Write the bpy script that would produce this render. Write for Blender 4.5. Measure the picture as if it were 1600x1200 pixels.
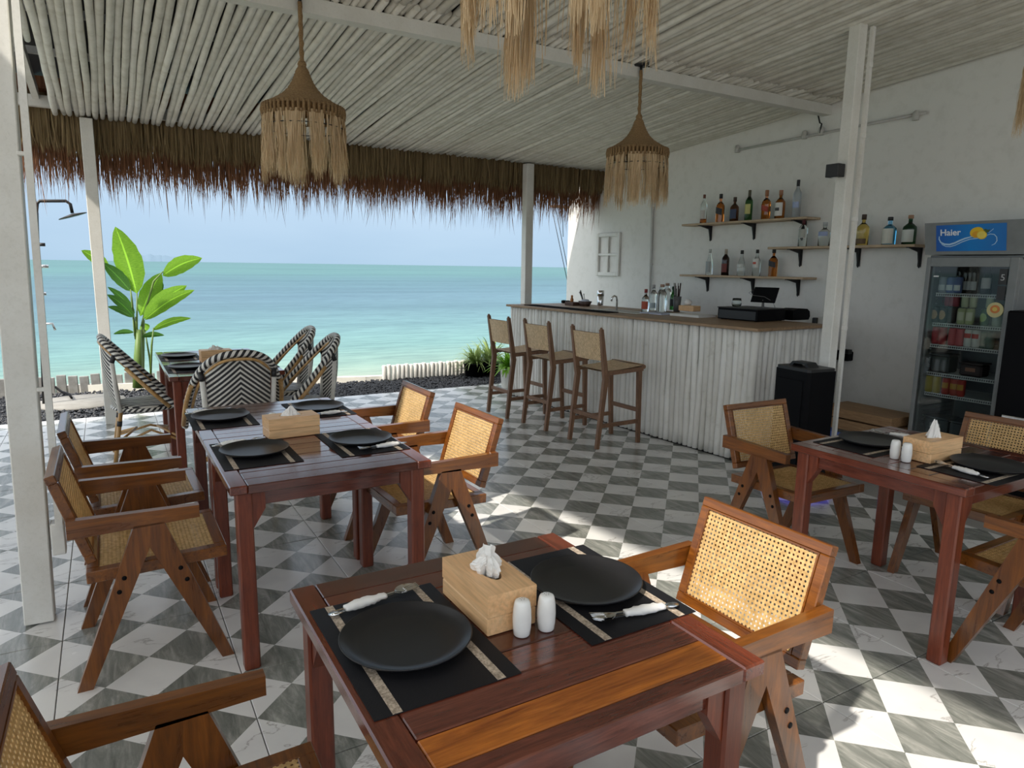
import bpy, bmesh, math, random
from mathutils import Vector, Matrix, Euler
import numpy as np
random.seed(7); rng = np.random.default_rng(7)
for o in list(bpy.data.objects): bpy.data.objects.remove(o, do_unlink=True)
SC = bpy.context.scene; COL = SC.collection
PI = math.pi

# ------------------------------------------------------------------ camera
F_PX, PITCH, ROLL, CAM_H, YAW = 1073.947, math.radians(9.695948), math.radians(0.843653), 1.54516, math.radians(30.5)
def _cam_axes():
    cp, sp, c, s = math.cos(PITCH), math.sin(PITCH), math.cos(ROLL), math.sin(ROLL)
    rt, up, fw = Vector((1,0,0)), Vector((0,sp,cp)), Vector((0,cp,-sp))
    rt, up = c*rt + s*up, -s*rt + c*up
    R = Matrix.Rotation(-YAW, 3, 'Z')
    return R@rt, R@up, R@fw
RT, UP, FW = _cam_axes(); CP = Vector((0,0,CAM_H))
cam = bpy.data.cameras.new('camera'); co = bpy.data.objects.new('camera', cam); COL.objects.link(co)
cam.sensor_fit = 'HORIZONTAL'; cam.sensor_width = 36; cam.lens = 36*F_PX/1600
cam.clip_start = .02; cam.clip_end = 20000
m = Matrix((RT, UP, -FW)).transposed().to_4x4(); m.translation = CP; co.matrix_world = m
SC.camera = co
# ------------------------------------------------------------------ sky, sun, exposure
SUN_DIR = Vector((.68, .27, -.79)).normalized()
w = bpy.data.worlds.new('sky'); SC.world = w; w.use_nodes = True
nt = w.node_tree; nt.nodes.clear()
wo = nt.nodes.new('ShaderNodeOutputWorld'); bg = nt.nodes.new('ShaderNodeBackground')
tc = nt.nodes.new('ShaderNodeTexCoord'); sx = nt.nodes.new('ShaderNodeSeparateXYZ'); cr = nt.nodes.new('ShaderNodeValToRGB')
nz = nt.nodes.new('ShaderNodeTexNoise'); nz.inputs['Scale'].default_value = 3.0; nz.inputs['Detail'].default_value = 4
mp = nt.nodes.new('ShaderNodeMapping'); mp.inputs['Scale'].default_value = (1,1,4)
mx = nt.nodes.new('ShaderNodeMixRGB'); mx.inputs[0].default_value = .5
nt.links.new(tc.outputs['Generated'], sx.inputs[0]); nt.links.new(sx.outputs['Z'], cr.inputs[0])
cr.color_ramp.elements[0].position = 0.0; cr.color_ramp.elements[0].color = (.45,.63,.80,1)
cr.color_ramp.elements[1].position = 1.0; cr.color_ramp.elements[1].color = (1.0,1.06,1.15,1)
e = cr.color_ramp.elements.new(.09); e.color = (.53,.70,.88,1)
e = cr.color_ramp.elements.new(.5); e.color = (.95,1.02,1.12,1)
nt.links.new(tc.outputs['Generated'], mp.inputs[0]); nt.links.new(mp.outputs[0], nz.inputs['Vector'])
nr = nt.nodes.new('ShaderNodeValToRGB'); nr.color_ramp.elements[0].position=.35; nr.color_ramp.elements[0].color=(.94,.95,.97,1)
nr.color_ramp.elements[1].position=.7; nr.color_ramp.elements[1].color=(1.05,1.03,1.02,1)
nt.links.new(nz.outputs['Fac'], nr.inputs[0])
mx.blend_type='MULTIPLY'; mx.inputs[0].default_value=1
nt.links.new(cr.outputs[0], mx.inputs[1]); nt.links.new(nr.outputs[0], mx.inputs[2])
# broad hazy glow of the sky round the sun
gd = nt.nodes.new('ShaderNodeVectorMath'); gd.operation='DOT_PRODUCT'; nt.links.new(tc.outputs['Generated'], gd.inputs[0]); gd.inputs[1].default_value = -SUN_DIR
g1 = nt.nodes.new('ShaderNodeMath'); g1.operation='MAXIMUM'; nt.links.new(gd.outputs['Value'], g1.inputs[0]); g1.inputs[1].default_value=0
g2 = nt.nodes.new('ShaderNodeMath'); g2.operation='POWER'; nt.links.new(g1.outputs[0], g2.inputs[0]); g2.inputs[1].default_value=1.6
ga = nt.nodes.new('ShaderNodeMixRGB'); ga.blend_type='ADD'; nt.links.new(g2.outputs[0], ga.inputs[0]); nt.links.new(mx.outputs[0], ga.inputs[1]); ga.inputs[2].default_value=(1.25,1.22,1.15,1)
nt.links.new(ga.outputs[0], bg.inputs['Color']); bg.inputs['Strength'].default_value = 1.0
nt.links.new(bg.outputs[0], wo.inputs['Surface'])
sun = bpy.data.lights.new('sun','SUN'); sun.energy = 5.2; sun.angle = math.radians(1.3); sun.color = (1,.93,.82)
so = bpy.data.objects.new('sun', sun); COL.objects.link(so); so.rotation_euler = SUN_DIR.to_track_quat('-Z','Y').to_euler()
so.location = (-4,-3,8)
vs = SC.view_settings; vs.view_transform='Standard'; vs.look='None'; vs.gamma=1; vs.use_curve_mapping=False; vs.exposure=0.10
try:
    SC.cycles.max_bounces=10; SC.cycles.transparent_max_bounces=16; SC.cycles.caustics_reflective=False; SC.cycles.caustics_refractive=False
    SC.cycles.use_denoising=True; SC.cycles.sample_clamp_indirect=4
except Exception: pass

# ------------------------------------------------------------------ surveying helpers: a sight line met with a real plane
def _ray(x, y): return (x-800)/F_PX*RT - (y-600)/F_PX*UP + FW
def at(x, y, X=None, Y=None, Z=None):
    d = _ray(x, y)
    if Z is not None: t = (Z-CP.z)/d.z
    elif X is not None: t = X/d.x
    else: t = Y/d.y
    return CP + d*t

# ------------------------------------------------------------------ materials
MATS = {}
def mat(name, col=(.8,.8,.8), rough=.6, metal=0, spec=.5, trans=0, coat=0, build=None, alpha=None, sheen=0, ior=None, sss=0):
    if name in MATS: return MATS[name]
    m = bpy.data.materials.new(name); m.use_nodes = True; nt = m.node_tree
    b = nt.nodes['Principled BSDF']
    b.inputs['Base Color'].default_value = (*col, 1); b.inputs['Roughness'].default_value = rough
    b.inputs['Metallic'].default_value = metal; b.inputs['Specular IOR Level'].default_value = spec
    b.inputs['Transmission Weight'].default_value = trans; b.inputs['Coat Weight'].default_value = coat
    b.inputs['Coat Roughness'].default_value = .15
    if ior: b.inputs['IOR'].default_value = ior
    if build: build(nt, b)
    else:
        # a slight procedural unevenness for everything
        n = nt.nodes.new('ShaderNodeTexNoise'); n.inputs['Scale'].default_value = 14; n.inputs['Detail'].default_value = 4
        r = ramp(nt, [(.3,tuple(c*.9 for c in col)),(.7,tuple(min(1,c*1.05) for c in col))])
        nt.links.new(coord(nt), n.inputs['Vector']); nt.links.new(n.outputs['Fac'], r.inputs[0]); nt.links.new(r.outputs[0], b.inputs['Base Color'])
    MATS[name] = m; return m
def coord(nt, which='Object'):
    t = nt.nodes.new('ShaderNodeTexCoord'); return t.outputs[which]
def position(nt):
    return nt.nodes.new('ShaderNodeNewGeometry').outputs['Position']
def mapping(nt, src, scale=(1,1,1), rot=(0,0,0), loc=(0,0,0)):
    m = nt.nodes.new('ShaderNodeMapping'); m.inputs['Scale'].default_value = scale; m.inputs['Rotation'].default_value = rot; m.inputs['Location'].default_value = loc
    nt.links.new(src, m.inputs['Vector']); return m.outputs[0]
def ramp(nt, stops, interp='LINEAR'):
    r = nt.nodes.new('ShaderNodeValToRGB'); r.color_ramp.interpolation = interp; el = r.color_ramp.elements
    for i,(p,c) in enumerate(stops):
        e = el[i] if i < 2 else el.new(p)
        e.position = p; e.color = (*c[:3], 1)
    return r
def noise(nt, vec, scale=5, detail=4, rough=.55, dist=0):
    n = nt.nodes.new('ShaderNodeTexNoise'); n.inputs['Scale'].default_value=scale; n.inputs['Detail'].default_value=detail
    n.inputs['Roughness'].default_value=rough; n.inputs['Distortion'].default_value=dist
    nt.links.new(vec, n.inputs['Vector']); return n.outputs['Fac']
def mixc(nt, f, a, b, mode='MIX'):
    m = nt.nodes.new('ShaderNodeMixRGB'); m.blend_type = mode
    for s,v in ((0,f),(1,a),(2,b)):
        if hasattr(v,'links') or hasattr(v,'is_linked'): nt.links.new(v, m.inputs[s])
        else: m.inputs[s].default_value = v if s==0 else (*v[:3],1)
    return m.outputs[0]
def math_(nt, op, a, b=0.0, c=None):
    m = nt.nodes.new('ShaderNodeMath'); m.operation = op
    for s,v in ((0,a),(1,b)) + (((2,c),) if c is not None else ()):
        if hasattr(v,'is_linked'): nt.links.new(v, m.inputs[s])
        else: m.inputs[s].default_value = v
    return m.outputs[0]
def bump(nt, b, h, strength=.3, dist=.01):
    n = nt.nodes.new('ShaderNodeBump'); n.inputs['Strength'].default_value=strength; n.inputs['Distance'].default_value=dist
    nt.links.new(h, n.inputs['Height']); nt.links.new(n.outputs[0], b.inputs['Normal'])
def obj_random(nt): return nt.nodes.new('ShaderNodeObjectInfo').outputs['Random']

def wood(name, c_dark, c_light, axis='x', rough=.35, coat=.3, tint=.35, scale=6, tc=(.6,1.5)):
    def bld(nt, b):
        sc = {'x':(1.2,14,14),'y':(14,1.2,14),'z':(14,14,1.2)}[axis]
        rnd = obj_random(nt)
        off = nt.nodes.new('ShaderNodeVectorMath'); off.operation='ADD'
        cmb = nt.nodes.new('ShaderNodeCombineXYZ'); sc7 = math_(nt,'MULTIPLY',rnd,37.0)
        for i in range(3): nt.links.new(sc7, cmb.inputs[i])
        nt.links.new(coord(nt), off.inputs[0]); nt.links.new(cmb.outputs[0], off.inputs[1])
        v = mapping(nt, off.outputs[0], sc)
        n1 = noise(nt, v, scale, 6, .65, 1.2); n2 = noise(nt, v, scale*5, 3, .6)
        r = ramp(nt, [(.3,c_dark),(.72,c_light)]); nt.links.new(n1, r.inputs[0])
        g = ramp(nt, [(.35,(.7,.7,.7)),(.6,(1.05,1.05,1.05))]); nt.links.new(n2, g.inputs[0])
        c = mixc(nt, .6, r.outputs[0], g.outputs[0], 'MULTIPLY')
        t = ramp(nt, [(0,(tc[0],)*3),(1,(tc[1],)*3)]); nt.links.new(rnd, t.inputs[0])
        c = mixc(nt, tint, c, t.outputs[0], 'MULTIPLY')
        nt.links.new(c, b.inputs['Base Color'])
        rr = math_(nt,'MULTIPLY_ADD',n1,.2,rough-.1); nt.links.new(rr, b.inputs['Roughness'])
        bump(nt, b, n2, .08, .002)
    return mat(name, rough=rough, coat=coat, build=bld)
def paint(name, col, dirt=(.6,.58,.52), amount=.25, rough=.55, sc=3, bumpy=.15):
    def bld(nt, b):
        p = position(nt); n1 = noise(nt, p, sc, 6, .6); n2 = noise(nt, p, sc*14, 4, .6)
        r = ramp(nt, [(.4,dirt),(.62,col)]); nt.links.new(n1, r.inputs[0])
        c = mixc(nt, amount, col, r.outputs[0])
        g = ramp(nt, [(.3,(.86,.86,.84)),(.5,(1,1,1))]); nt.links.new(n2, g.inputs[0])
        c = mixc(nt, .5, c, g.outputs[0], 'MULTIPLY')
        nt.links.new(c, b.inputs['Base Color']); bump(nt, b, n2, bumpy, .004)
    return mat(name, rough=rough, build=bld)

M_WALL = paint('wall_plaster', (.78,.77,.74), (.72,.71,.68), .25, .85, .8, .0)
M_POST = paint('post_paint', (.74,.73,.69), (.55,.52,.46), .3, .5, 5)
def pole_build(nt, b):
    rnd = obj_random(nt); v = coord(nt)
    n1 = noise(nt, mapping(nt, v, (30,2.2,30)), 1.6, 5, .6); n2 = noise(nt, position(nt), 9, 5, .6)
    r = ramp(nt, [(.3,(.60,.58,.52)),(.5,(.70,.69,.64)),(.7,(.76,.75,.71))]); nt.links.new(n2, r.inputs[0])
    g = ramp(nt, [(.24,(.6,.56,.48)),(.36,(1,1,1))]); nt.links.new(n1, g.inputs[0])
    c = mixc(nt, .5, r.outputs[0], g.outputs[0], 'MULTIPLY')
    t = ramp(nt, [(0,(.82,.81,.78)),(1,(1.04,1.04,1.03))]); nt.links.new(rnd, t.inputs[0])
    c = mixc(nt, 1, c, t.outputs[0], 'MULTIPLY')
    nt.links.new(c, b.inputs['Base Color']); bump(nt, b, n2, .15, .004)
M_POLE = mat('whitewashed_pole', rough=.7, build=pole_build)
def pole_bar_build(nt, b):
    n2 = noise(nt, position(nt), 11, 5, .6); n1 = noise(nt, mapping(nt, coord(nt), (40,40,3)), 1.5, 5, .6); rnd = obj_random(nt)
    r = ramp(nt, [(.2,(.60,.58,.53)),(.4,(.78,.77,.73)),(.7,(.82,.81,.78))]); nt.links.new(n2, r.inputs[0])
    g = ramp(nt, [(.25,(.6,.56,.5)),(.34,(1,1,1))]); nt.links.new(n1, g.inputs[0])
    c = mixc(nt, .4, r.outputs[0], g.outputs[0], 'MULTIPLY')
    t = ramp(nt, [(0,(.85,.84,.82)),(1,(1.03,1.03,1.03))]); nt.links.new(rnd, t.inputs[0])
    nt.links.new(mixc(nt, 1, c, t.outputs[0], 'MULTIPLY'), b.inputs['Base Color']); bump(nt, b, n2, .4, .006)
M_POLE_BAR = mat('whitewashed_bar_pole', rough=.65, build=pole_bar_build)
# tiles: grey / white marble checks printed at 45 degrees on each 60 cm tile
GS = .2121; GO = Vector((3.943,4.074,0)); GI = Vector((.7068,-.7074,0)); GJ = Vector((-.7074,-.7068,0))
def tile_build(nt, b):
    p = position(nt)
    sub = nt.nodes.new('ShaderNodeVectorMath'); sub.operation='SUBTRACT'; nt.links.new(p, sub.inputs[0]); sub.inputs[1].default_value = GO
    def dot(v):
        d = nt.nodes.new('ShaderNodeVectorMath'); d.operation='DOT_PRODUCT'; nt.links.new(sub.outputs[0], d.inputs[0]); d.inputs[1].default_value = v
        return d.outputs['Value']
    gi = dot(GI/GS); gj = dot(GJ/GS)
    fi = math_(nt,'FLOOR',gi); fj = math_(nt,'FLOOR',gj)
    par = math_(nt,'ABSOLUTE',math_(nt,'MODULO',math_(nt,'ADD',fi,fj),2.0))
    cell = nt.nodes.new('ShaderNodeCombineXYZ'); nt.links.new(fi, cell.inputs[0]); nt.links.new(fj, cell.inputs[1])
    wn = nt.nodes.new('ShaderNodeTexWhiteNoise'); nt.links.new(cell.outputs[0], wn.inputs[0])
    # veins
    vv = mapping(nt, p, (1.0,2.6,1), (0,0,math.radians(40)))
    n = noise(nt, vv, 1.7, 8, .56, .5)
    ab = math_(nt,'ABSOLUTE',math_(nt,'SUBTRACT',n,.5))
    msk = noise(nt, p, 4.5, 2, .5); ab = math_(nt,'ADD',ab,math_(nt,'MULTIPLY',math_(nt,'MAXIMUM',math_(nt,'SUBTRACT',msk,.52),0.0),.6))
    r1 = ramp(nt, [(0,(.40,.39,.38)),(.0035,(.62,.61,.60)),(.013,(.77,.77,.76))]); nt.links.new(ab, r1.inputs[0])
    soft = noise(nt, p, 5, 4, .5); rs = ramp(nt, [(.35,(.9,.9,.91)),(.6,(1,1,1))]); nt.links.new(soft, rs.inputs[0])
    white = mixc(nt, 1, r1.outputs[0], rs.outputs[0], 'MULTIPLY')
    gv = mapping(nt, p, (7,1.3,1), (0,0,math.radians(-38)))
    n3 = noise(nt, gv, 3.2, 7, .7, .6)
    r2 = ramp(nt, [(.3,(.135,.145,.13)),(.5,(.24,.25,.23)),(.68,(.42,.42,.39))]); nt.links.new(n3, r2.inputs[0])
    tv = math_(nt,'MULTIPLY_ADD',wn.outputs['Value'],.25,.86); cc = nt.nodes.new('ShaderNodeCombineXYZ')
    for i in range(3): nt.links.new(tv, cc.inputs[i])
    grey = mixc(nt, 1, r2.outputs[0], cc.outputs[0], 'MULTIPLY')
    c = mixc(nt, par, white, grey)
    nt.links.new(c, b.inputs['Base Color'])
    rr = math_(nt,'MULTIPLY_ADD',noise(nt,p,2.2,4,.5),.22,.12); nt.links.new(rr, b.inputs['Roughness'])
M_TILE = mat('checked_marble_tile', rough=.22, build=tile_build)
M_GROUT = mat('grout', (.10,.10,.10), .9)
M_CONC = paint('concrete_floor', (.33,.32,.30), (.25,.24,.22), .6, .7, 2)
M_TABLE = wood('table_wood_x', (.060,.014,.009), (.150,.040,.022), 'x', .13, .7, .55, 3.0, (.55,1.9))
M_TABLE_Y = wood('table_wood_y', (.075,.015,.007), (.175,.040,.018), 'y', .15, .6, .4, 3.0)
M_TABLE_Z = wood('table_wood_z', (.100,.018,.007), (.205,.045,.017), 'z', .36, .15, .3, 3.0)
M_ORANGE = wood('table_worn_sheen_plank', (.16,.032,.006), (.62,.19,.020), 'x', .16, .5, .1, 2.0)  # worn plank; its orange also holds sheen reflected from the sunlit chair back
M_CHAIR = wood('chair_wood_x', (.082,.023,.004), (.245,.080,.009), 'x', .3, .4, .2, 2.2)
M_CHAIR_Y = wood('chair_wood_y', (.082,.023,.004), (.245,.080,.009), 'y', .3, .4, .2, 2.2)
M_CHAIR_Z = wood('chair_wood_z', (.076,.021,.004), (.225,.072,.009), 'z', .3, .4, .2, 2.2)
M_TEAK = wood('stool_teak', (.13,.062,.032), (.27,.145,.08), 'z', .5, .05, .25, 3)
M_TEAK_Y = wood('stool_teak_y', (.13,.062,.032), (.29,.155,.085), 'y', .5, .05, .25, 3)
M_PINE = wood('pine_box', (.76,.44,.21), (.86,.57,.31), 'x', .45, .05, .1, 1.6)
M_SHELF = wood('shelf_board', (.42,.30,.19), (.58,.44,.30), 'y', .6, 0, .1, 3)
M_TOPBAR = wood('counter_board', (.22,.13,.07), (.42,.28,.16), 'y', .55, .05, .2, 2.2)
M_CRATEW = wood('crate_board', (.20,.11,.05), (.36,.22,.11), 'y', .7, 0, .3, 3)
def cane_build(nt, b):
    v = coord(nt); n = noise(nt, v, 60, 3, .6); n2 = noise(nt, v, 6, 3, .5)
    r = ramp(nt, [(.3,(.58,.37,.14)),(.7,(.90,.66,.33))]); nt.links.new(n, r.inputs[0])
    g = ramp(nt, [(.3,(.85,.82,.78)),(.7,(1.05,1.04,1.0))]); nt.links.new(n2, g.inputs[0])
    c = mixc(nt, 1, r.outputs[0], g.outputs[0], 'MULTIPLY'); nt.links.new(c, b.inputs['Base Color'])
    tr = nt.nodes.new('ShaderNodeBsdfTranslucent'); nt.links.new(c, tr.inputs['Color'])
    ms = nt.nodes.new('ShaderNodeMixShader'); ms.inputs[0].default_value=.3
    out = nt.nodes['Material Output']; nt.links.new(b.outputs[0], ms.inputs[1]); nt.links.new(tr.outputs[0], ms.inputs[2]); nt.links.new(ms.outputs[0], out.inputs['Surface'])
M_CANE = mat('cane_webbing', rough=.45, build=cane_build)
def weave_build(c1, c2, sx, sz):
    def f(nt, b):
        v = coord(nt); s = nt.nodes.new('ShaderNodeSeparateXYZ'); nt.links.new(v, s.inputs[0])
        a = math_(nt,'SINE',math_(nt,'MULTIPLY',math_(nt,'ADD',s.outputs['Y'],0),sx)); 
        c_ = math_(nt,'SINE',math_(nt,'MULTIPLY',math_(nt,'ADD',s.outputs['Z'],s.outputs['X']),sz))
        h = math_(nt,'MULTIPLY',a,c_); n = noise(nt, v, 40, 3, .6)
        hh = math_(nt,'MULTIPLY_ADD',h,.35,math_(nt,'MULTIPLY',n,1.0))
        r = ramp(nt, [(.2,c1),(.75,c2)]); nt.links.new(hh, r.inputs[0]); nt.links.new(r.outputs[0], b.inputs['Base Color']); bump(nt, b, h, .8, .004)
    return f
M_WEAVE = mat('rattan_weave', rough=.6, build=weave_build((.45,.30,.16),(.88,.65,.40),420,330))
def chevron_build(nt, b):
    v = coord(nt); s = nt.nodes.new('ShaderNodeSeparateXYZ'); nt.links.new(v, s.inputs[0])
    ay = math_(nt,'ABSOLUTE',s.outputs['Y'])
    f = math_(nt,'FRACT',math_(nt,'MULTIPLY',math_(nt,'ADD',s.outputs['Z'],math_(nt,'MULTIPLY',ay,.85)),1/.034))
    st = math_(nt,'GREATER_THAN',f,.46)
    fine = math_(nt,'SINE',math_(nt,'MULTIPLY',math_(nt,'SUBTRACT',s.outputs['Z'],ay),900))
    n = noise(nt, v, 30, 3, .6)
    wc = ramp(nt, [(.3,(.62,.59,.53)),(.7,(.78,.76,.71))]); nt.links.new(n, wc.inputs[0])
    nt.links.new(mixc(nt, st, wc.outputs[0], (.014,.013,.016)), b.inputs['Base Color']); bump(nt, b, fine, .5, .002)
M_CHEV = mat('chevron_weave', rough=.5, build=chevron_build)
def rim_build(nt, b):
    u = coord(nt,'UV'); s = nt.nodes.new('ShaderNodeSeparateXYZ'); nt.links.new(u, s.inputs[0])
    f = math_(nt,'FRACT',math_(nt,'ADD',math_(nt,'MULTIPLY',s.outputs['X'],1/.04),math_(nt,'MULTIPLY',s.outputs['Y'],2.0)))
    st = math_(nt,'GREATER_THAN',f,.5)
    nt.links.new(mixc(nt, st, (.72,.70,.65), (.014,.013,.016)), b.inputs['Base Color'])
M_RIM = mat('wrapped_rim', rough=.5, build=rim_build)
M_BAMBOO = wood('bamboo_cane', (.38,.20,.06), (.62,.38,.15), 'z', .35, .3, .2, 2)
M_WRAP = mat('white_binding', (.72,.70,.65), .55)
M_BLACKWRAP = mat('black_binding', (.015,.015,.017), .5)
M_BEAM = paint('beam_paint', (.66,.65,.61), (.5,.48,.42), .3, .6, 5)
M_PLATE = mat('matt_black_plate', (.012,.012,.014), .34, spec=.5)
def mat_build(nt, b):
    v = coord(nt); s = nt.nodes.new('ShaderNodeSeparateXYZ'); nt.links.new(v, s.inputs[0])
    wv = math_(nt,'MULTIPLY',math_(nt,'SINE',math_(nt,'MULTIPLY',s.outputs['X'],2200)),math_(nt,'SINE',math_(nt,'MULTIPLY',s.outputs['Y'],2200)))
    r = ramp(nt, [(.2,(.008,.008,.010)),(.8,(.022,.022,.026))]); nt.links.new(wv, r.inputs[0]); nt.links.new(r.outputs[0], b.inputs['Base Color']); bump(nt, b, wv, .3, .001)
M_MAT = mat('placemat_black', rough=.6, spec=.25, build=mat_build)
M_STRIPE = mat('placemat_stripe', (.44,.36,.27), .6, build=lambda nt,b: (lambda r:(nt.links.new(noise(nt,coord(nt),160,3),r.inputs[0]),nt.links.new(r.outputs[0],b.inputs['Base Color'])))(ramp(nt,[(.35,(.25,.20,.15)),(.65,(.60,.50,.40))])))
M_PAPER = mat('tissue_paper', (.86,.85,.83), .8)
M_CERAM = mat('white_ceramic', (.85,.85,.83), .15, coat=.5)
M_STEEL = mat('steel', (.78,.78,.78), .18, metal=1)
M_BLACK = mat('black_metal', (.012,.012,.013), .45)
M_BLACKP = mat('black_plastic', (.0025,.0025,.0035), .6, spec=.12)
M_GREYP = mat('grey_plastic', (.13,.13,.13), .5)
M_FRIDGE = mat('fridge_grey', (.20,.21,.21), .5)
M_FRIDGE_IN = mat('fridge_lining', (.20,.21,.22), .5)
M_WHITEP = mat('white_plastic', (.75,.74,.70), .4)
M_JUTE = mat('jute_rope', rough=.9, build=lambda nt,b: (lambda r:(nt.links.new(noise(nt,mapping(nt,coord(nt),(40,40,160)),2.2,5),r.inputs[0]),nt.links.new(r.outputs[0],b.inputs['Base Color']),bump(nt,b,noise(nt,mapping(nt,coord(nt),(40,40,240)),2,3),.9,.01)))(ramp(nt,[(.3,(.20,.115,.05)),(.7,(.44,.28,.13))])))
def fibre_build(c1,c2):
    def f(nt,b):
        r = ramp(nt,[(.3,c1),(.7,c2)]); n = noise(nt, mapping(nt, position(nt), (30,30,1.5)), 3, 4, .6); nt.links.new(n, r.inputs[0])
        nt.links.new(r.outputs[0], b.inputs['Base Color'])
        tr = nt.nodes.new('ShaderNodeBsdfTranslucent'); nt.links.new(r.outputs[0], tr.inputs['Color'])
        ms = nt.nodes.new('ShaderNodeMixShader'); ms.inputs[0].default_value=.35
        out = nt.nodes['Material Output']; nt.links.new(b.outputs[0], ms.inputs[1]); nt.links.new(tr.outputs[0], ms.inputs[2]); nt.links.new(ms.outputs[0], out.inputs['Surface'])
    return f
M_TASSEL = mat('raffia_fibre', rough=.7, build=fibre_build((.52,.37,.20),(.86,.68,.45)))
M_TH_IN = mat('thatch_inner', rough=.8, build=fibre_build((.20,.13,.065),(.38,.28,.14)))
M_TH_OUT = mat('thatch_outer', rough=.8, build=fibre_build((.14,.06,.03),(.38,.18,.09)))
def leaf_build(c1,c2,t=.45):
    def f(nt,b):
        v = coord(nt,'UV'); s = nt.nodes.new('ShaderNodeSeparateXYZ'); nt.links.new(v, s.inputs[0])
        n = noise(nt, mapping(nt, v, (3,60,1)), 2, 3, .5)
        r = ramp(nt,[(.3,c1),(.7,c2)]); nt.links.new(n, r.inputs[0])
        edge = math_(nt,'ABSOLUTE',math_(nt,'SUBTRACT',s.outputs['X'],.5)); mid = math_(nt,'LESS_THAN',edge,.035)
        c = mixc(nt, mid, r.outputs[0], tuple(min(1,k*1.6) for k in c2))
        nt.links.new(c, b.inputs['Base Color'])
        tr = nt.nodes.new('ShaderNodeBsdfTranslucent'); nt.links.new(c, tr.inputs['Color'])
        ms = nt.nodes.new('ShaderNodeMixShader'); ms.inputs[0].default_value=t
        out = nt.nodes['Material Output']; nt.links.new(b.outputs[0], ms.inputs[1]); nt.links.new(tr.outputs[0], ms.inputs[2]); nt.links.new(ms.outputs[0], out.inputs['Surface'])
    return f
M_LEAF = mat('big_leaf', rough=.4, build=leaf_build((.13,.30,.02),(.27,.50,.04)))
M_LEAF_D = mat('dark_leaf', rough=.4, build=leaf_build((.035,.12,.015),(.08,.22,.03),.3))
M_STEM = mat('green_stem', (.12,.20,.04), .5)
M_SPIDER = mat('spider_leaf', rough=.5, build=leaf_build((.16,.30,.05),(.50,.58,.24),.35))
M_LIME = mat('lime_leaf', rough=.5, build=leaf_build((.16,.38,.03),(.32,.58,.06),.4))
M_PEBBLE = mat('black_pebble', rough=.5, build=lambda nt,b: (lambda r:(nt.links.new(noise(nt,position(nt),25,3),r.inputs[0]),nt.links.new(r.outputs[0],b.inputs['Base Color'])))(ramp(nt,[(.35,(.010,.011,.015)),(.7,(.045,.048,.058))])))
M_SAND = paint('sand', (.62,.55,.42), (.45,.40,.30), .4, .9, 3)
M_KERB = paint('kerb_white', (.80,.78,.72), (.6,.58,.5), .3, .8, 6)
M_STONE = paint('pale_stone_shaded', (.30,.29,.27), (.22,.21,.19), .6, .8, 9)  # stone colour darkened to hold the shade over the left gravel
M_LOG = paint('edging_log', (.78,.77,.73), (.5,.46,.4), .4, .8, 9)
M_LOG_D = paint('edging_log_weathered_shaded', (.30,.30,.29), (.18,.17,.16), .6, .8, 9)  # weathered grey, darkened further to carry the shade on these boards
M_CORR = mat('dark_roof_sheet', (.045,.045,.048), .6)
def sea_build(nt, b):
    p = position(nt); s = nt.nodes.new('ShaderNodeSeparateXYZ'); nt.links.new(p, s.inputs[0])
    d2 = math_(nt,'ADD',math_(nt,'SUBTRACT',s.outputs['Y'],9.5),math_(nt,'MULTIPLY',noise(nt, mapping(nt,p,(.05,.05,1)), 1, 3, .6),2.0))  # distance off the shore
    inv = math_(nt,'DIVIDE',2.15,math_(nt,'ADD',d2,9.0))
    inv = math_(nt,'ADD',inv,math_(nt,'MULTIPLY',math_(nt,'SUBTRACT',noise(nt, mapping(nt,p,(.012,.03,1)), 1, 4, .6),.5),.010))
    r = ramp(nt, [(0,(.075,.175,.190)),(.012,(.080,.190,.200)),(.022,(.075,.165,.20)),(.045,(.088,.172,.225)),(.085,(.107,.213,.240)),(.12,(.135,.258,.255)),(.145,(.18,.285,.255)),(.175,(.30,.35,.28))])
    nt.links.new(inv, r.inputs[0])
    w1 = noise(nt, mapping(nt,p,(.5,2.0,1),(0,0,.25)), 1.6, 8, .65)
    w2 = noise(nt, mapping(nt,p,(.02,.11,1),(0,0,.1)), 1.5, 9, .72)
    w3 = noise(nt, mapping(nt,p,(.003,.012,1)), 1.5, 9, .75)
    c = r.outputs[0]
    for w_,lo in ((w1,.72),(w2,.74),(w3,.86)):
        g = ramp(nt, [(.38,(lo,lo*1.03,lo*1.06)),(.58,(1.10,1.08,1.06))]); nt.links.new(w_, g.inputs[0]); c = mixc(nt, .7, c, g.outputs[0], 'MULTIPLY')
    nt.links.new(c, b.inputs['Base Color'])
    bump(nt, b, math_(nt,'ADD',w1,math_(nt,'MULTIPLY',w2,2.0)), .35, .12)
M_SEA = mat('sea_water', rough=.5, spec=.14, build=sea_build)
M_HILL = mat('hazed_hill', (.13,.20,.27), .9)  # distance haze is put into this bluish base colour
M_BLUEC = mat('blue_crate', (.06,.12,.42), .5)
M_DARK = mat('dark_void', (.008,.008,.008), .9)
def glass(name, col, rough=.03, trans=1.0): return mat(name, col, rough, trans=trans, ior=1.45, build=lambda nt,b: b.inputs['Base Color'].__setattr__('default_value',(*col,1)))

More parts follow.
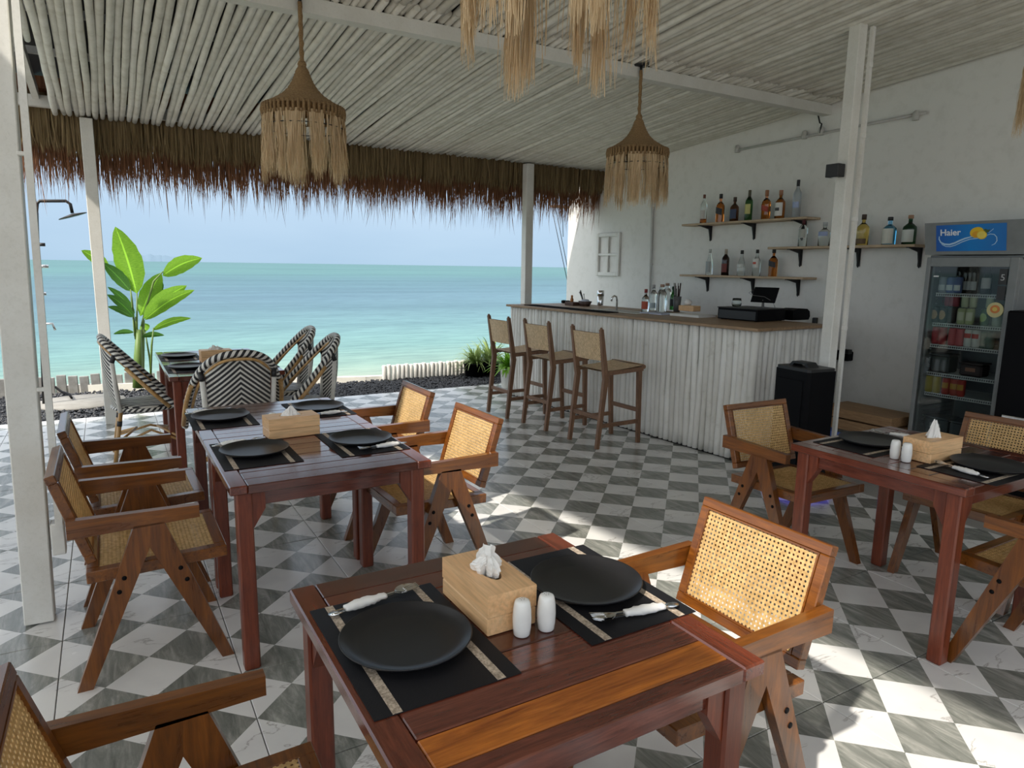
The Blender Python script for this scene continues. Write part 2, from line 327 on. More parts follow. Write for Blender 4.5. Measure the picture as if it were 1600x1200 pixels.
# ------------------------------------------------------------------ mesh builder
class MB:
    def __init__(s): s.v=[]; s.f=[]; s.sm=[]; s.uv=None
    def add(s, vs, fs, smooth=False):
        n=len(s.v); s.v.extend([tuple(v) for v in vs]); s.f.extend([tuple(i+n for i in f) for f in fs]); s.sm.extend([smooth]*len(fs)); return s
    def box(s, c, d, rot=None, bev=0.0):
        """centre, full size, optional euler; chamfered edges"""
        hx,hy,hz=(d[0]/2,d[1]/2,d[2]/2); b=min(bev,hx*.9,hy*.9,hz*.9)
        R = (Euler(rot).to_matrix() if rot is not None else Matrix.Identity(3)); C=Vector(c)
        if b<=0:
            vs=[C+R@Vector((x*hx,y*hy,z*hz)) for x in(-1,1) for y in(-1,1) for z in(-1,1)]
            return s.add(vs,[(0,1,3,2),(4,6,7,5),(0,4,5,1),(2,3,7,6),(0,2,6,4),(1,5,7,3)])
        vs=[]; idx={}
        for x in(-1,1):
            for y in(-1,1):
                for z in(-1,1):
                    for a in range(3):
                        p=[x*(hx-b),y*(hy-b),z*(hz-b)]
                        p[a]=[x*hx,y*hy,z*hz][a]; idx[(x,y,z,a)]=len(vs); vs.append(C+R@Vector(p))
        fs=[]
        def q(a,sg):
            o=[k for k in range(3) if k!=a]; out=[]
            for (p1,p2) in ((-1,-1),(1,-1),(1,1),(-1,1)):
                k=[0,0,0]; k[a]=sg; k[o[0]]=p1; k[o[1]]=p2; out.append(idx[(*k,a)])
            if (sg==1)!=(a!=1): out=out[::-1]
            fs.append(tuple(out))
        for a in range(3):
            for sg in(-1,1): q(a,sg)
        for a in range(3):
            o=[k for k in range(3) if k!=a]
            for p1 in(-1,1):
                for p2 in(-1,1):
                    def ky(t,ax):
                        k=[0,0,0]; k[a]=t; k[o[0]]=p1; k[o[1]]=p2; return idx[(*k,ax)]
                    fs.append((ky(-1,o[0]),ky(1,o[0]),ky(1,o[1]),ky(-1,o[1])))
        for x in(-1,1):
            for y in(-1,1):
                for z in(-1,1): fs.append((idx[(x,y,z,0)],idx[(x,y,z,1)],idx[(x,y,z,2)]))
        return s.add(vs,fs)
    def bar(s, p0, p1, w, h=None, up=(0,0,1), w1=None, h1=None):
        """rectangular bar from p0 to p1; w across, h along 'up'"""
        h=h or w; w1=w1 or w; h1=h1 or h; p0=Vector(p0);p1=Vector(p1); d=(p1-p0).normalized(); u=Vector(up)
        if abs(d.dot(u))>.98: u=Vector((1,0,0))
        sd=d.cross(u).normalized(); u=sd.cross(d).normalized(); vs=[]
        for p,a,b in((p0,w,h),(p1,w1,h1)):
            for i,j in((-1,-1),(1,-1),(1,1),(-1,1)): vs.append(p+sd*i*a/2+u*j*b/2)
        return s.add(vs,[(3,2,1,0),(4,5,6,7),(0,1,5,4),(1,2,6,5),(2,3,7,6),(3,0,4,7)])
    def tube(s, pts, r, n=8, cap=True, smooth=True):
        pts=[Vector(p) for p in pts]; k=len(pts); rr=r if isinstance(r,(list,tuple)) else [r]*k
        vs=[]; prev=None
        for i,p in enumerate(pts):
            d=(pts[min(i+1,k-1)]-pts[max(i-1,0)]).normalized()
            if prev is None:
                u=Vector((0,0,1)) if abs(d.z)<.9 else Vector((1,0,0)); a=d.cross(u).normalized()
            else: a=(prev-d*prev.dot(d)).normalized()
            prev=a; b=d.cross(a)
            for j in range(n):
                t=2*PI*j/n; vs.append(p+(a*math.cos(t)+b*math.sin(t))*rr[i])
        fs=[]
        for i in range(k-1):
            for j in range(n): fs.append((i*n+j,i*n+(j+1)%n,(i+1)*n+(j+1)%n,(i+1)*n+j))
        s.add(vs,fs,smooth)
        if cap:
            m=len(s.v)-len(vs); s.f.append(tuple(m+j for j in range(n))[::-1]); s.f.append(tuple(m+(k-1)*n+j for j in range(n))); s.sm+= [False,False]
        return s
    def lathe(s, prof, c=(0,0,0), n=32, smooth=True, close=True, sc=(1,1)):
        c=Vector(c); vs=[]; k=len(prof)
        for r,z in prof:
            for j in range(n):
                t=2*PI*j/n; vs.append(c+Vector((r*math.cos(t)*sc[0],r*math.sin(t)*sc[1],z)))
        fs=[(i*n+j,i*n+(j+1)%n,(i+1)*n+(j+1)%n,(i+1)*n+j) for i in range(k-1) for j in range(n)]
        s.add(vs,fs,smooth); m=len(s.v)-len(vs)
        if close:
            if prof[0][0]>1e-6: s.f.append(tuple(m+j for j in range(n))[::-1]); s.sm.append(False)
            if prof[-1][0]>1e-6: s.f.append(tuple(m+(k-1)*n+j for j in range(n))); s.sm.append(False)
        return s
    def prism(s, poly, z0, z1, M=None):
        """polygon in xy extruded in z; optional matrix"""
        n=len(poly); vs=[Vector((x,y,z)) for z in(z0,z1) for x,y in poly]
        if M is not None: vs=[M@v for v in vs]
        return s.add(vs,[tuple(range(n))[::-1],tuple(range(n,2*n))]+[(i,(i+1)%n,n+(i+1)%n,n+i) for i in range(n)])
    def mesh(s, name):
        me=bpy.data.meshes.new(name); me.from_pydata([tuple(v) for v in s.v],[],s.f); me.polygons.foreach_set('use_smooth',s.sm)
        if s.uv:
            ul=me.uv_layers.new(name='UVMap'); ul.data.foreach_set('uv',[c for f in s.f for i in f for c in s.uv[i]])
        me.update(); return me
    def build(s, name, mt, parent=None, loc=(0,0,0), rot=(0,0,0), label=None):
        return place(name, s.mesh(name), mt, parent, loc, rot, label)
def place(name, me, mt, parent=None, loc=(0,0,0), rot=(0,0,0), label=None):
    if mt is not None and not me.materials: me.materials.append(mt)
    o=bpy.data.objects.new(name,me); COL.objects.link(o); o.location=loc; o.rotation_euler=rot
    if parent is not None: o.parent=parent
    if label: o['label']=label
    return o
def tag(o, label=None, cat=None, group=None, kind=None):
    if label: o['label']=label
    if cat: o['category']=cat
    if group: o['group']=group
    if kind: o['kind']=kind
    return o
def thing(name, label, cat, loc=(0,0,0), rz=0, group=None):
    o=bpy.data.objects.new(name,None); COL.objects.link(o); o.empty_display_size=.1; o.location=loc; o.rotation_euler=(0,0,rz)
    return tag(o,label,cat,group)
def struct(name): 
    o=bpy.data.objects.new(name,None); COL.objects.link(o); o['kind']='structure'; return o
def kids(o): return [c for c in bpy.data.objects if c.parent==o]
def copy_tree(o, parent=None):
    c=o.copy(); COL.objects.link(c); c.parent=parent
    for ch in o_children[o.name] if o.name in o_children else o.children: copy_tree(ch,c)
    return c
o_children={}
def dup(o, loc, rz, label, group=None):
    c=copy_tree(o); c.location=loc; c.rotation_euler=(0,0,rz); c['label']=label
    if group: c['group']=group
    return c

# ================================================================== STRUCTURE
def zc(y): return 2.80+.075*(7.47-y)          # underside of the pole ceiling
X_WALL=5.87; Y_EDGE=7.9; X_TILE=4.52
# floor: 60 cm tiles on a dark bed
floor = MB().box(((-4+X_TILE)/2,(Y_EDGE-1.8)/2,-.06),(X_TILE+4,Y_EDGE+1.8,.10)).build('floor',M_GROUT); tag(floor,kind='structure')
tile_me = MB().box((0,0,0),(.5965,.5965,.012),bev=.0018).mesh('tile'); tile_me.materials.append(M_TILE)
P0 = GO + GI*GS*9 + GJ*GS*9       # i+j = 18, i-j = 0 : a tile corner
# step along the two joint directions (building axes) is 0.6
tl=.59991
k=0; cut={}
ox=P0.x-math.floor((P0.x+3.6)/tl)*tl; oy=P0.y-math.floor((P0.y+1.6)/tl)*tl
yy=oy
while yy<Y_EDGE-.02:
    xx=ox
    while xx<X_TILE-.02:
        x1=min(xx+tl,X_TILE); y1=min(yy+tl,Y_EDGE)
        if x1-xx>.05 and y1-yy>.05:
            full=(x1-xx>tl-.001 and y1-yy>tl-.001)
            if full: me=tile_me
            else:
                kk=(round(x1-xx,3),round(y1-yy,3))
                if kk not in cut:
                    cut[kk]=MB().box((0,0,0),(kk[0]-.0035,kk[1]-.0035,.012),bev=.0018).mesh('tile'); cut[kk].materials.append(M_TILE)
                me=cut[kk]
            o=bpy.data.objects.new('tile',me); COL.objects.link(o); o.parent=floor; o.location=((xx+x1)/2,(yy+y1)/2,-.006)
        xx+=tl
    yy+=tl
tag(MB().box(((X_TILE+X_WALL)/2+.003,2.9,-.06),(X_WALL-X_TILE-.004,10.2,.115)).build('floor_bar_side',M_CONC),kind='structure')
# walls
wb=MB(); wb.box((X_WALL+.09,2.9,1.75),(.18,11.0,3.7)); wallb=wb.build('wall_back',M_WALL); tag(wallb,kind='structure')
MB().box((X_WALL-.008,7.5,1.425),(.016,1.8,2.75),bev=.003).build('render_panel',M_WALL,wallb)
MB().box((X_WALL+.085,8.402,1.2),(.186,.012,2.4)).build('edge_trim',mat('edge_trim',(.30,.22,.16),.7),wallb)
# ceiling : dark sheet roof, rafters, round poles
ceil=bpy.data.objects.new('ceiling',None); COL.objects.link(ceil); ceil['kind']='structure'
rs=MB(); nx=70; x0,x1=-.50,6.1; y0,y1=-2.6,7.75
for i in range(nx):
    xa=x0+(x1-x0)*i/nx; xb=x0+(x1-x0)*(i+1)/nx; za=.012 if i%2 else -.012
    rs.add([(xa,y0,zc(y0)+.34-za),(xb,y0,zc(y0)+.34+za),(xb,y1,zc(y1)+.34+za),(xa,y1,zc(y1)+.34-za),
            (xa,y0,zc(y0)+.345-za),(xb,y0,zc(y0)+.345+za),(xb,y1,zc(y1)+.345+za),(xa,y1,zc(y1)+.345-za)],[(0,1,2,3),(4,7,6,5)])
rs.build('roof_sheet',M_CORR,ceil)
rs=MB(); ya_=3.9
for i in range(6):
    xa=-1.0+.5*i/6; xb=-1.0+.5*(i+1)/6; za=.012 if i%2 else -.012
    rs.add([(xa,ya_,zc(ya_)+.34-za),(xb,ya_,zc(ya_)+.34+za),(xb,y1,zc(y1)+.34+za),(xa,y1,zc(y1)+.34-za),
            (xa,ya_,zc(ya_)+.345-za),(xb,ya_,zc(ya_)+.345+za),(xb,y1,zc(y1)+.345+za),(xa,y1,zc(y1)+.345-za)],[(0,1,2,3),(4,7,6,5)])
rs.build('roof_sheet',M_CORR,ceil)
def sloped(name,x,ya,yb,wd,ht,dz,mt,parent): return MB().bar((x,ya,zc(ya)+dz),(x,yb,zc(yb)+dz),wd,ht).build(name,mt,parent)
for x in (-.40,1.2,2.8,4.4,5.75): sloped('rafter',x,-2.4,7.5,.05,.09,.16,M_POST,ceil)
for y in (0.5,1.6,2.7,3.8,4.9,5.75,6.6): MB().box((2.7-(.25 if y>4 else 0),y,zc(y)+.235),(6.45+(.5 if y>4 else 0),.04,.05)).build('purlin',M_POST,ceil)
MB().box((2.55,7.52,zc(7.52)+.105),(6.66,.06,.095)).build('eave_beam',M_POST,ceil)
MB().bar((-.35,4.30,zc(4.3)-.035),(5.87,4.30,zc(4.3)-.035),.085,.085).build('cross_beam',M_BEAM,ceil)
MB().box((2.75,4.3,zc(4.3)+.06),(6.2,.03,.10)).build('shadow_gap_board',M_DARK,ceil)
variants=[]
def pole_mesh(L, seed, r=.0252):
    rg=random.Random(seed); n=15; pts=[]; rad=[]; ph=rg.uniform(0,6); amp=rg.uniform(.003,.009) if seed<50 else rg.uniform(.001,.004)
    for i in range(n):
        t=i/(n-1); pts.append((amp*math.sin(ph+t*rg.uniform(5,6))+rg.uniform(-.002,.002), L*t, .006*math.sin(ph*2+t*7)))
        rad.append(r*(1+rg.uniform(-.025,.025))*(1.08-.16*t if seed%2 else .92+.16*t))
    rad[0]*=.8; rad[-1]*=.8; pts[0]=(pts[0][0],pts[0][1]+.004,pts[0][2])
    me=MB().tube(pts,rad,9).mesh('pole'); me.materials.append(M_POLE); return me
slope=math.atan(-.075)
PV1=[pole_mesh(3.42,s) for s in range(14)]; PV2=[pole_mesh(3.35,s+50,.0275) for s in range(10)]; PV3=[pole_mesh(3.4,s+80) for s in range(10)]
def pole_at(me,x,y,dz=0):
    o=bpy.data.objects.new('pole',me); COL.objects.link(o); o.parent=ceil; o.location=(x,y,zc(y)+.028+dz); o.rotation_euler=(slope,0,random.uniform(-.0025,.0025))
x=-.262; i=0
while x<5.84:
    yo=4.13+random.uniform(-.02,.03); pole_at(PV1[i%14],x,yo,random.uniform(-.004,.004)); x+=.0495+random.uniform(-.002,.006); i+=1
for xx_ in (-.318,-.374): pole_at(PV1[3 if xx_<-.34 else 5],xx_,2.35)
x=-.30; i=0
while x<5.84:
    pole_at(PV2[(i*3)%10],x,.93+random.uniform(-.03,.05),random.uniform(-.003,.003)+.012); x+=.0555+random.uniform(-.002,.006); i+=1
st=MB(); x=-.30
while x<5.84: # beyond the frame, the hidden run above the camera
    st.tube([(x,-2.4,zc(-2.4)+.028),(x,.94,zc(.94)+.028)],.027,6); x+=.056
tag(st.build('pole_run',M_POLE,ceil),kind='stuff')
# posts
def post(name,x,y,w,h,label_):
    o=MB().box((x,y,h/2),(w,w,h),bev=.004).build(name,M_POST); tag(o,kind='structure'); return o
p1=post('post',-.335,3.42,.108,zc(3.42)+.2,''); p2=post('post',-.04,7.52,.10,zc(7.52),'')
p3=post('post',4.62,7.52,.105,zc(7.5),''); p4=post('post',4.42,3.06,.082,zc(3.05)+.02,'')
p1.rotation_euler=(0,math.radians(1.3),0); p1.location=(-.013,0,0)
o=MB().box((-.252,3.40,.37),(.05,.07,.14),bev=.004).build('switch_box',M_WHITEP); tag(o,'white plastic switch box low on the front left post','switch box')
o=MB().bar((-.243,3.36,.44),(-.205,3.36,zc(3.36)),.026,.026).build('cable_trunking',M_POST); tag(o,'white cable trunking running up beside the front left post','trunking')
for k,zz in enumerate((1.02,1.95)):
    MB().box((-.258+.016*(zz-.44),3.372,zz),(.05,.03,.016),bev=.003).build('clip',M_POST,o)
tr4=MB(); tr4.bar((4.487,3.0,.0),(4.487,3.0,zc(3)),.026,.026); o=tr4.build('cable_trunking',M_POST); tag(o,'white cable trunking running up beside the tall post by the bar','trunking')
for zz in (1.15,1.9,2.45,2.9): MB().box((4.487,3.0,zz),(.032,.032,.03),bev=.003).build('joint',M_WHITEP,o)
# neighbouring roof on the open side (casts the shade), ground, sea
nr_=bpy.data.objects.new('roof_neighbouring',None); COL.objects.link(nr_); nr_['kind']='structure'
MB().box((-2.75,.7,3.0),(3.7,6.6,.08)).build('roof_slab',M_POST,nr_)
MB().box((-2.55,5.3,3.0),(4.1,2.6,.08)).build('roof_slab',M_POST,nr_)
for xx_,yy_ in ((-4.4,-2.3),(-4.4,6.4),(-2.6,-2.3),(-2.6,6.4)): MB().box((xx_,yy_,1.49),(.12,.12,2.98)).build('support',M_POST,nr_)
g=MB()
g.add([(-40,-30,-.13),(40,-30,-.13),(40,9.25,-.13),(2.4,9.32,-.13),(0.2,9.85,-.13),(-40,10.25,-.13),(40,11.0,-.95),(2.4,11.1,-.95),(.2,11.6,-.95),(-40,12,-.95)],[(0,1,2,3,4,5),(3,2,6,7),(4,3,7,8),(5,4,8,9)])
tag(g.build('ground',paint('ground_soil',(.34,.31,.25),(.24,.22,.17),.5,.9,3)),kind='structure')
sea=MB().add([(-9000,9.2,-.6),(9000,9.2,-.6),(9000,14000,-.6),(-9000,14000,-.6)],[(0,1,2,3)]).build('sea',M_SEA); tag(sea,kind='structure')
hl=MB(); 
for (px,wd,ht) in ((236,190,60),(259,300,52)):
    c=at(px,409,Y=7000); pts=[]
    n=14
    for i in range(n+1):
        t=i/n*2-1; pts.append((c.x+t*wd, c.y, -.6+ht*(1-t*t)**.7*(1+.12*math.sin(i*2.1))))
    vs=pts+[(p[0],p[1]+400,-.6) for p in pts]+[(p[0],p[1]-100,-.6) for p in pts]
    hl.add(vs,[(i,i+1,n+2+i,n+1+i) for i in range(n)]+[(i+1,i,2*n+2+i,2*n+3+i) for i in range(n)],True)
tag(hl.build('distant_hills',M_HILL),kind='structure')

# ------------------------------------------------------------------ thatch along the eave
eave=thing('thatched_eave','long brown thatch eave fringe hanging over the sea side opening','thatch',(0,7.7,0))
MB().add([(-.7,-.15,3.02),(6.3,-.15,3.02),(6.3,.18,2.90),(-.7,.18,2.90),(-.7,-.15,3.12),(6.3,-.15,3.12),(6.3,.20,2.96),(-.7,.20,2.96)],[(3,2,1,0),(4,5,6,7),(0,1,5,4),(1,2,6,5),(2,3,7,6),(3,0,4,7)]).build('thatch_bed',M_TH_OUT,eave)
def fringe(n, y, ztop, zlo, zhi, wlo, whi, mt, x0=-.6, x1=6.25, wild=.03, tail=0.0):
    m=MB(); V=[];Fc=[]
    xs=rng.uniform(x0,x1,n); clump=rng.uniform(0,6.28,8)
    for k in range(n):
        x=xs[k]; h=rng.uniform(zlo,zhi)
        cl=.5+.5*math.sin(x*17+clump[0])*math.sin(x*41+clump[1]); cl2=math.sin(x*7.3+clump[2])
        z1=h+.07*(cl-.5)+.025*cl2
        if rng.random()<tail: z1-=rng.uniform(.05,.24)
        w=rng.uniform(wlo,whi); dx=rng.normal(0,wild); dy=rng.normal(0,wild*.8)+.02; yk=y+rng.uniform(-.03,.03); th=rng.uniform(-.9,.9)
        ux,uy=math.cos(th)*w,math.sin(th)*w; b=len(V); L=ztop-z1
        for t,ws in ((0,1),(.55,1),(.85,.6)):
            cx=x+dx*t*t; cy=yk+dy*t*t; z=ztop-L*t
            V+= [(cx-ux*ws,cy-uy*ws,z),(cx+ux*ws,cy+uy*ws,z)]
        V.append((x+dx*1.15,yk+dy*1.15,z1))
        Fc+=[(b,b+1,b+3,b+2),(b+2,b+3,b+5,b+4),(b+4,b+5,b+6)]
    m.add(V,Fc); return m
for args,mt in (((3600,-.10,2.99,2.47,2.56,.006,.009),M_TH_IN),((3000,-.02,2.99,2.22,2.48,.003,.006),M_TH_OUT),((3800,.08,2.95,2.14,2.42,.0025,.005),M_TH_OUT)):
    o=fringe(*args,mt,wild=.022 if args[1]<0 else .04,tail=.0 if args[1]<-.05 else .16).build('thatch_fringe',mt,eave); o['kind']='stuff'
# ------------------------------------------------------------------ gravel, kerb, edging
gr=MB(); V=[];Fc=[]
oct_=[(1,0,0),(-1,0,0),(0,1,0),(0,-1,0),(0,0,1),(0,0,-1)]; of=[(0,2,4),(2,1,4),(1,3,4),(3,0,4),(2,0,5),(1,2,5),(3,1,5),(0,3,5)]
def kerb_y(x):  # far edge of the gravel
    if x>2.6: return 9.0
    return 9.0+.6*min(1,(2.6-x)/2.6)**1.2 + .05
gr.add([(-4,Y_EDGE+.005,-.05),(5.8,Y_EDGE+.005,-.05),(5.8,9.3,-.05),(2.6,8.95,-.05),(0,9.6,-.05),(-4,10.2,-.05),(-4,Y_EDGE+.005,-.125),(5.8,Y_EDGE+.005,-.125)],[(0,1,2,3,4,5),(0,6,7,1)])
for k in range(12500):
    x=rng.uniform(-2.6,5.7); y=rng.uniform(Y_EDGE+.02,kerb_y(x)-.03); s=rng.uniform(.011,.022); b=len(gr.v); z=-.045+rng.uniform(0,.022)+.01
    R=rng.normal(size=(3,)); a=rng.uniform(0,6.28); ca,sa=math.cos(a),math.sin(a)
    vs=[(x+s*(1.3*px*ca-py*sa),y+s*(1.3*px*sa+py*ca),z+s*pz*.75+s*.3*px) for px,py,pz in oct_]
    gr.add(vs,of)
o=gr.build('gravel_bed',M_PEBBLE); tag(o,'bed of black pebbles between tiled floor and beach','gravel',kind='stuff')
kp=[(-3,10.1),(-1.4,9.98),(-.6,9.95),(.4,9.75),(1.2,9.62),(2.2,9.30),(3.0,9.06),(3.3,9.02)]
kb=MB(); 
for (a,b_),(c,d) in zip(kp[2:],kp[3:]): kb.bar((a,b_,-.03),(c,d,-.03),.09,.12)
o=kb.build('beach_kerb',M_KERB); tag(o,'low white kerb between the black gravel and the sea','kerb')
ed=thing('log_edging','row of short white upright logs edging gravel left of the potted plants','edging',(3.2,8.95,0))
lm=[MB().lathe([(.028,-.1),(.031,0),(.031,.17+d),(.026,.18+d)],n=10).mesh('log') for d in (0,.006,-.004,.009)]
for mm in lm: mm.materials.append(M_LOG)
x=3.2; i=0
while x<5.1:
    o=bpy.data.objects.new('log',lm[(i*7)%4]); COL.objects.link(o); o.parent=ed; o.location=(x-3.2+.03,.02*math.sin(x*3),0); o.rotation_euler=(random.uniform(-.03,.03),random.uniform(-.03,.03),0); x+=.064; i+=1
ed2=thing('log_edging','row of weathered grey boards, darkened for shade, edging the gravel behind the shower and big leafed plant','edging',(-1.6,9.9,0))
bm_=[MB().box((0,0,.0),(.10,.035,.34+d),bev=.006).mesh('board') for d in (0,.03,-.02)]
for mm in bm_: mm.materials.append(M_LOG_D)
for i in range(24):
    t=i/23; X=-1.5+2.75*t; Y=9.98-.28*t
    o=bpy.data.objects.new('board',bm_[(i*5)%3]); COL.objects.link(o); o.parent=ed2; o.location=(X+1.6,Y-9.9,-.02); o.rotation_euler=(0,random.uniform(-.03,.03),random.uniform(-.1,.0))
o=MB().lathe([(.0,.0),(.42,.0),(.44,.012),(.43,.03),(0,.032)],n=40).build('round_stone_slab',M_STONE,loc=(-.32,8.9,-.03)); tag(o,'round pale stepping slab on the gravel beside the shower','stone slab')
ho=at(78,600,Z=.01); o=MB().tube([at(70,590,Z=.02),at(84,603,Z=.02),at(96,612,Z=.02),at(108,616,Z=.03),at(112,622,Z=.03)],.013,6).build('hose',M_BLACKP); tag(o,'short black hose lying on the gravel near the round slab','hose')

# ================================================================== CANE CHAIRS AND TABLES
def cane_mesh(w, h, pitch=.0139, hole=.27, th=.0018, sag=0.0):
    nx=max(1,round(w/pitch)); ny=max(1,round(h/pitch)); px=w/nx; py=h/ny
    ou=[(-.5,-.5),(0,-.5),(.5,-.5),(.5,0),(.5,.5),(0,.5),(-.5,.5),(-.5,0)]
    inn=[(hole*math.cos(math.radians(a)),hole*math.sin(math.radians(a))) for a in (225,270,315,0,45,90,135,180)]
    base=[(x,y,z) for z in(1,-1) for x,y in ou+inn]
    fs=[]
    for k in range(8):
        k2=(k+1)%8
        fs.append((k,k2,8+k2,8+k)); fs.append((16+k2,16+k,24+k,24+k2)); fs.append((8+k,8+k2,24+k2,24+k))
    B=np.array(base); Fb=np.array(fs)
    ii,jj=np.meshgrid(np.arange(nx),np.arange(ny),indexing='ij'); cx=-w/2+px*(ii.ravel()+.5); cy=-h/2+py*(jj.ravel()+.5)
    n=len(cx)
    X=cx[:,None]+B[None,:,0]*px; Y=cy[:,None]+B[None,:,1]*py
    Z=B[None,:,2]*th/2-sag*(1-(2*X/w)**2)*(1-(2*Y/h)**2)+0*X
    V=np.stack([X,Y,Z],-1).reshape(-1,3); Fc=(Fb[None]+(np.arange(n)*32)[:,None,None]).reshape(-1,4)
    me=bpy.data.meshes.new('cane'); me.from_pydata(V.tolist(),[],Fc.tolist()); me.materials.append(M_CANE); me.update(); return me
def frame_mb(w, h, bw, th, bev=.003, bw2=None):
    """rectangular frame in xy plane, mitre-less"""
    bw2=bw2 or bw
    m=MB(); 
    for s in(-1,1):
        m.box((0,s*(h/2-bw/2),0),(w,bw,th),bev=bev); m.box((s*(w/2-bw2/2),0,0),(bw2,h-2*bw,th),bev=bev)
    return m
def make_chair(label):
    t=thing('cane_armchair',label,'chair',group='cane armchairs round the dining tables')
    My=Matrix(((1,0,0,0),(0,0,1,0),(0,1,0,0),(0,0,0,1)))   # (x,y)->(x,z), extrude in y
    rear=[(-.272,0),(-.222,0),(-.006,.505),(.0,.595),(-.052,.595)]; front=[(.218,0),(.262,0),(.047,.595),(.0,.595),(-.006,.505)]
    for s in(-1,1):
        ya,yb=(s*.2375,s*.2705) if s>0 else (s*.2705,s*.2375)
        for poly,bx in ((rear,-1),(front,1)):
            l=MB().prism(poly,ya,yb,My).build('leg',M_CHAIR_Z,t)
            for zz in (.405,.355):
                tt=zz/.59; xx=(bx*.247)*(1-tt)+bx*.02*tt + (0 if bx>0 else -.004)
                b=MB(); b.lathe([(.0085,0),(.0085,.002),(0,.002)],n=12); M=Matrix.Translation((xx,s*.2705,zz))@Matrix.Rotation(-s*PI/2,4,'X')
                b.v=[tuple(M@Vector(v)) for v in b.v]; b.build('plug',M_BLACKP,l)
        MB().prism([(-.258,.580),(.168,.593),(.168,.640),(-.258,.648)],ya,yb,My).build('armrest',M_CHAIR,t)
    # seat
    sf=frame_mb(.475,.47,.042,.045,.003); sfo=sf.build('seat_frame',M_CHAIR_Y,t,loc=(.024,0,.420),rot=(0,-.03,0))
    place('cane_seat',cane_mesh(.405,.400,sag=.008),None,sfo,(0,0,.0195))
    bk=MB()
    W,Hh=.468,.352
    for s in(-1,1):
        bk.box((0,0,s*(Hh/2-.015)),(.034,W,.030),bev=.003); bk.box((0,s*(W/2-.015),0),(.034,.030,Hh-.06),bev=.003)
    bo=bk.build('backrest',M_CHAIR_Y,t,loc=(-.243,0,.638),rot=(0,-.30,0))
    place('cane_back',cane_mesh(.294,.410),None,bo,(.011,0,0),(0,PI/2,0))
    lip=MB()
    for s in(-1,1):
        lip.box((.012,0,s*.1435),(.012,.41,.005)); lip.box((.012,s*.2015,0),(.012,.005,.29))
    lip.build('lip',M_CHAIR_Y,bo)
    return t
CH=make_chair('cane armchair in bright sun at the right of the front table, its seat pushed under')
CH.location=(1.37,1.31,0); CH.rotation_euler=(0,0,PI)
def chair(x,y,rz,label): return dup(CH,(x,y,0),rz,label)
chair(.074,1.24,-.01,'cane armchair at the left of the front table, partly cut by the picture corner')
chair(.078,3.005,0,'cane armchair at the left of the long table, the closer one, beside the front post')
chair(.078,3.735,.015,'cane armchair at the left of the long table, farther one, toward the sea')
chair(1.335,3.10,PI+.02,'sunlit cane armchair at the right of the long table, the closer one')
chair(1.335,3.915,PI-.02,'sunlit cane armchair at the right of the long table, farther one beside the gravel')
chair(3.135,2.315,-PI/2-.04,'cane armchair with its back to the loudspeaker, at the right table')
chair(3.695,1.655,PI+.03,'cane armchair at the right table standing with its back to the drinks fridge')
chair(3.09,1.065,PI/2+.0,'cane armchair cut by the picture edge, at the near side of the right table')

def make_table(label, Ly=.775, near_special=False):
    """origin on the floor below the centre; planks run along x"""
    t=thing('dining_table',label,'table',group='red brown dining tables')
    Wx=.79; zt=.745; th=.034; eb=.062
    for s in(-1,1): MB().box((0,0,0),(eb,Ly,th),bev=.004).build('end_board',M_TABLE_Y,t,loc=(s*(Wx/2-eb/2),0,zt-th/2))
    n=9; ws=[(Ly)/n]*n
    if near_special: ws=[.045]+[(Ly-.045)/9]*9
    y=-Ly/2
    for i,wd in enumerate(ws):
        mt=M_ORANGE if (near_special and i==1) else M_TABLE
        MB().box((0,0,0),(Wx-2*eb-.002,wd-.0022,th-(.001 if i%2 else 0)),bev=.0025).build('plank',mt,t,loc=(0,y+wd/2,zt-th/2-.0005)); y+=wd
    for s in(-1,1):
        MB().box((0,0,0),(.022,Ly-.16,.06),bev=.002).build('apron',M_TABLE_Y,t,loc=(s*(Wx/2-.05),0,.681))
        MB().box((0,0,0),(Wx-.16,.022,.06),bev=.002).build('apron',M_TABLE,t,loc=(0,s*(Ly/2-.05),.681))
    for sx in(-1,1):
        for sy in(-1,1):
            m=MB().box((0,0,.3555),(.058,.058,.711),bev=.006)
            lg=m.build('leg',M_TABLE_Z,t,loc=(sx*(Wx/2-.052),sy*(Ly/2-.052),0))
            b=MB()
            b.add([(-sx*.026,-.02,.711),(-sx*.026,.02,.711),(-sx*.026,-.02,.56),(-sx*.026,.02,.56),(-sx*.075,-.02,.711),(-sx*.075,.02,.711),(-sx*.075,-.02,.64),(-sx*.075,.02,.64)],[(0,1,3,2),(0,2,6,4),(1,5,7,3),(2,3,7,6),(4,6,7,5),(0,4,5,1)])
            b.add([(-.02,-sy*.026,.711),(.02,-sy*.026,.711),(-.02,-sy*.026,.56),(.02,-sy*.026,.56),(-.02,-sy*.075,.711),(.02,-sy*.075,.711),(-.02,-sy*.075,.64),(.02,-sy*.075,.64)],[(0,2,3,1),(0,4,6,2),(1,3,7,5),(2,6,7,3),(4,5,7,6),(0,1,5,4)])
            b.build('bracket',M_TABLE_Z,lg)
    return t
T1=make_table('small square red-brown dining table with worn orange plank tinted for sheen, in the front of the picture',.795,True); T1.location=(.735,1.258,0)
TB=make_table('front half of long red-brown table by the front post, set with two black plates'); TB.location=(.728,2.945,0)
T2=dup(TB,(.728,3.722,0),0,'rear half of the long red-brown table, against the closest chevron chair')
T3=dup(TB,(3.125,1.655,0),0,'dark red-brown table between bar speaker and right picture edge')
T4=dup(TB,(.735,5.70,0),0,'red-brown table among the black and white chevron chairs, front half')
T5=dup(TB,(.735,6.48,0),0,'red-brown table among the black and white chevron chairs, half nearest the sea')
TZ=.7455
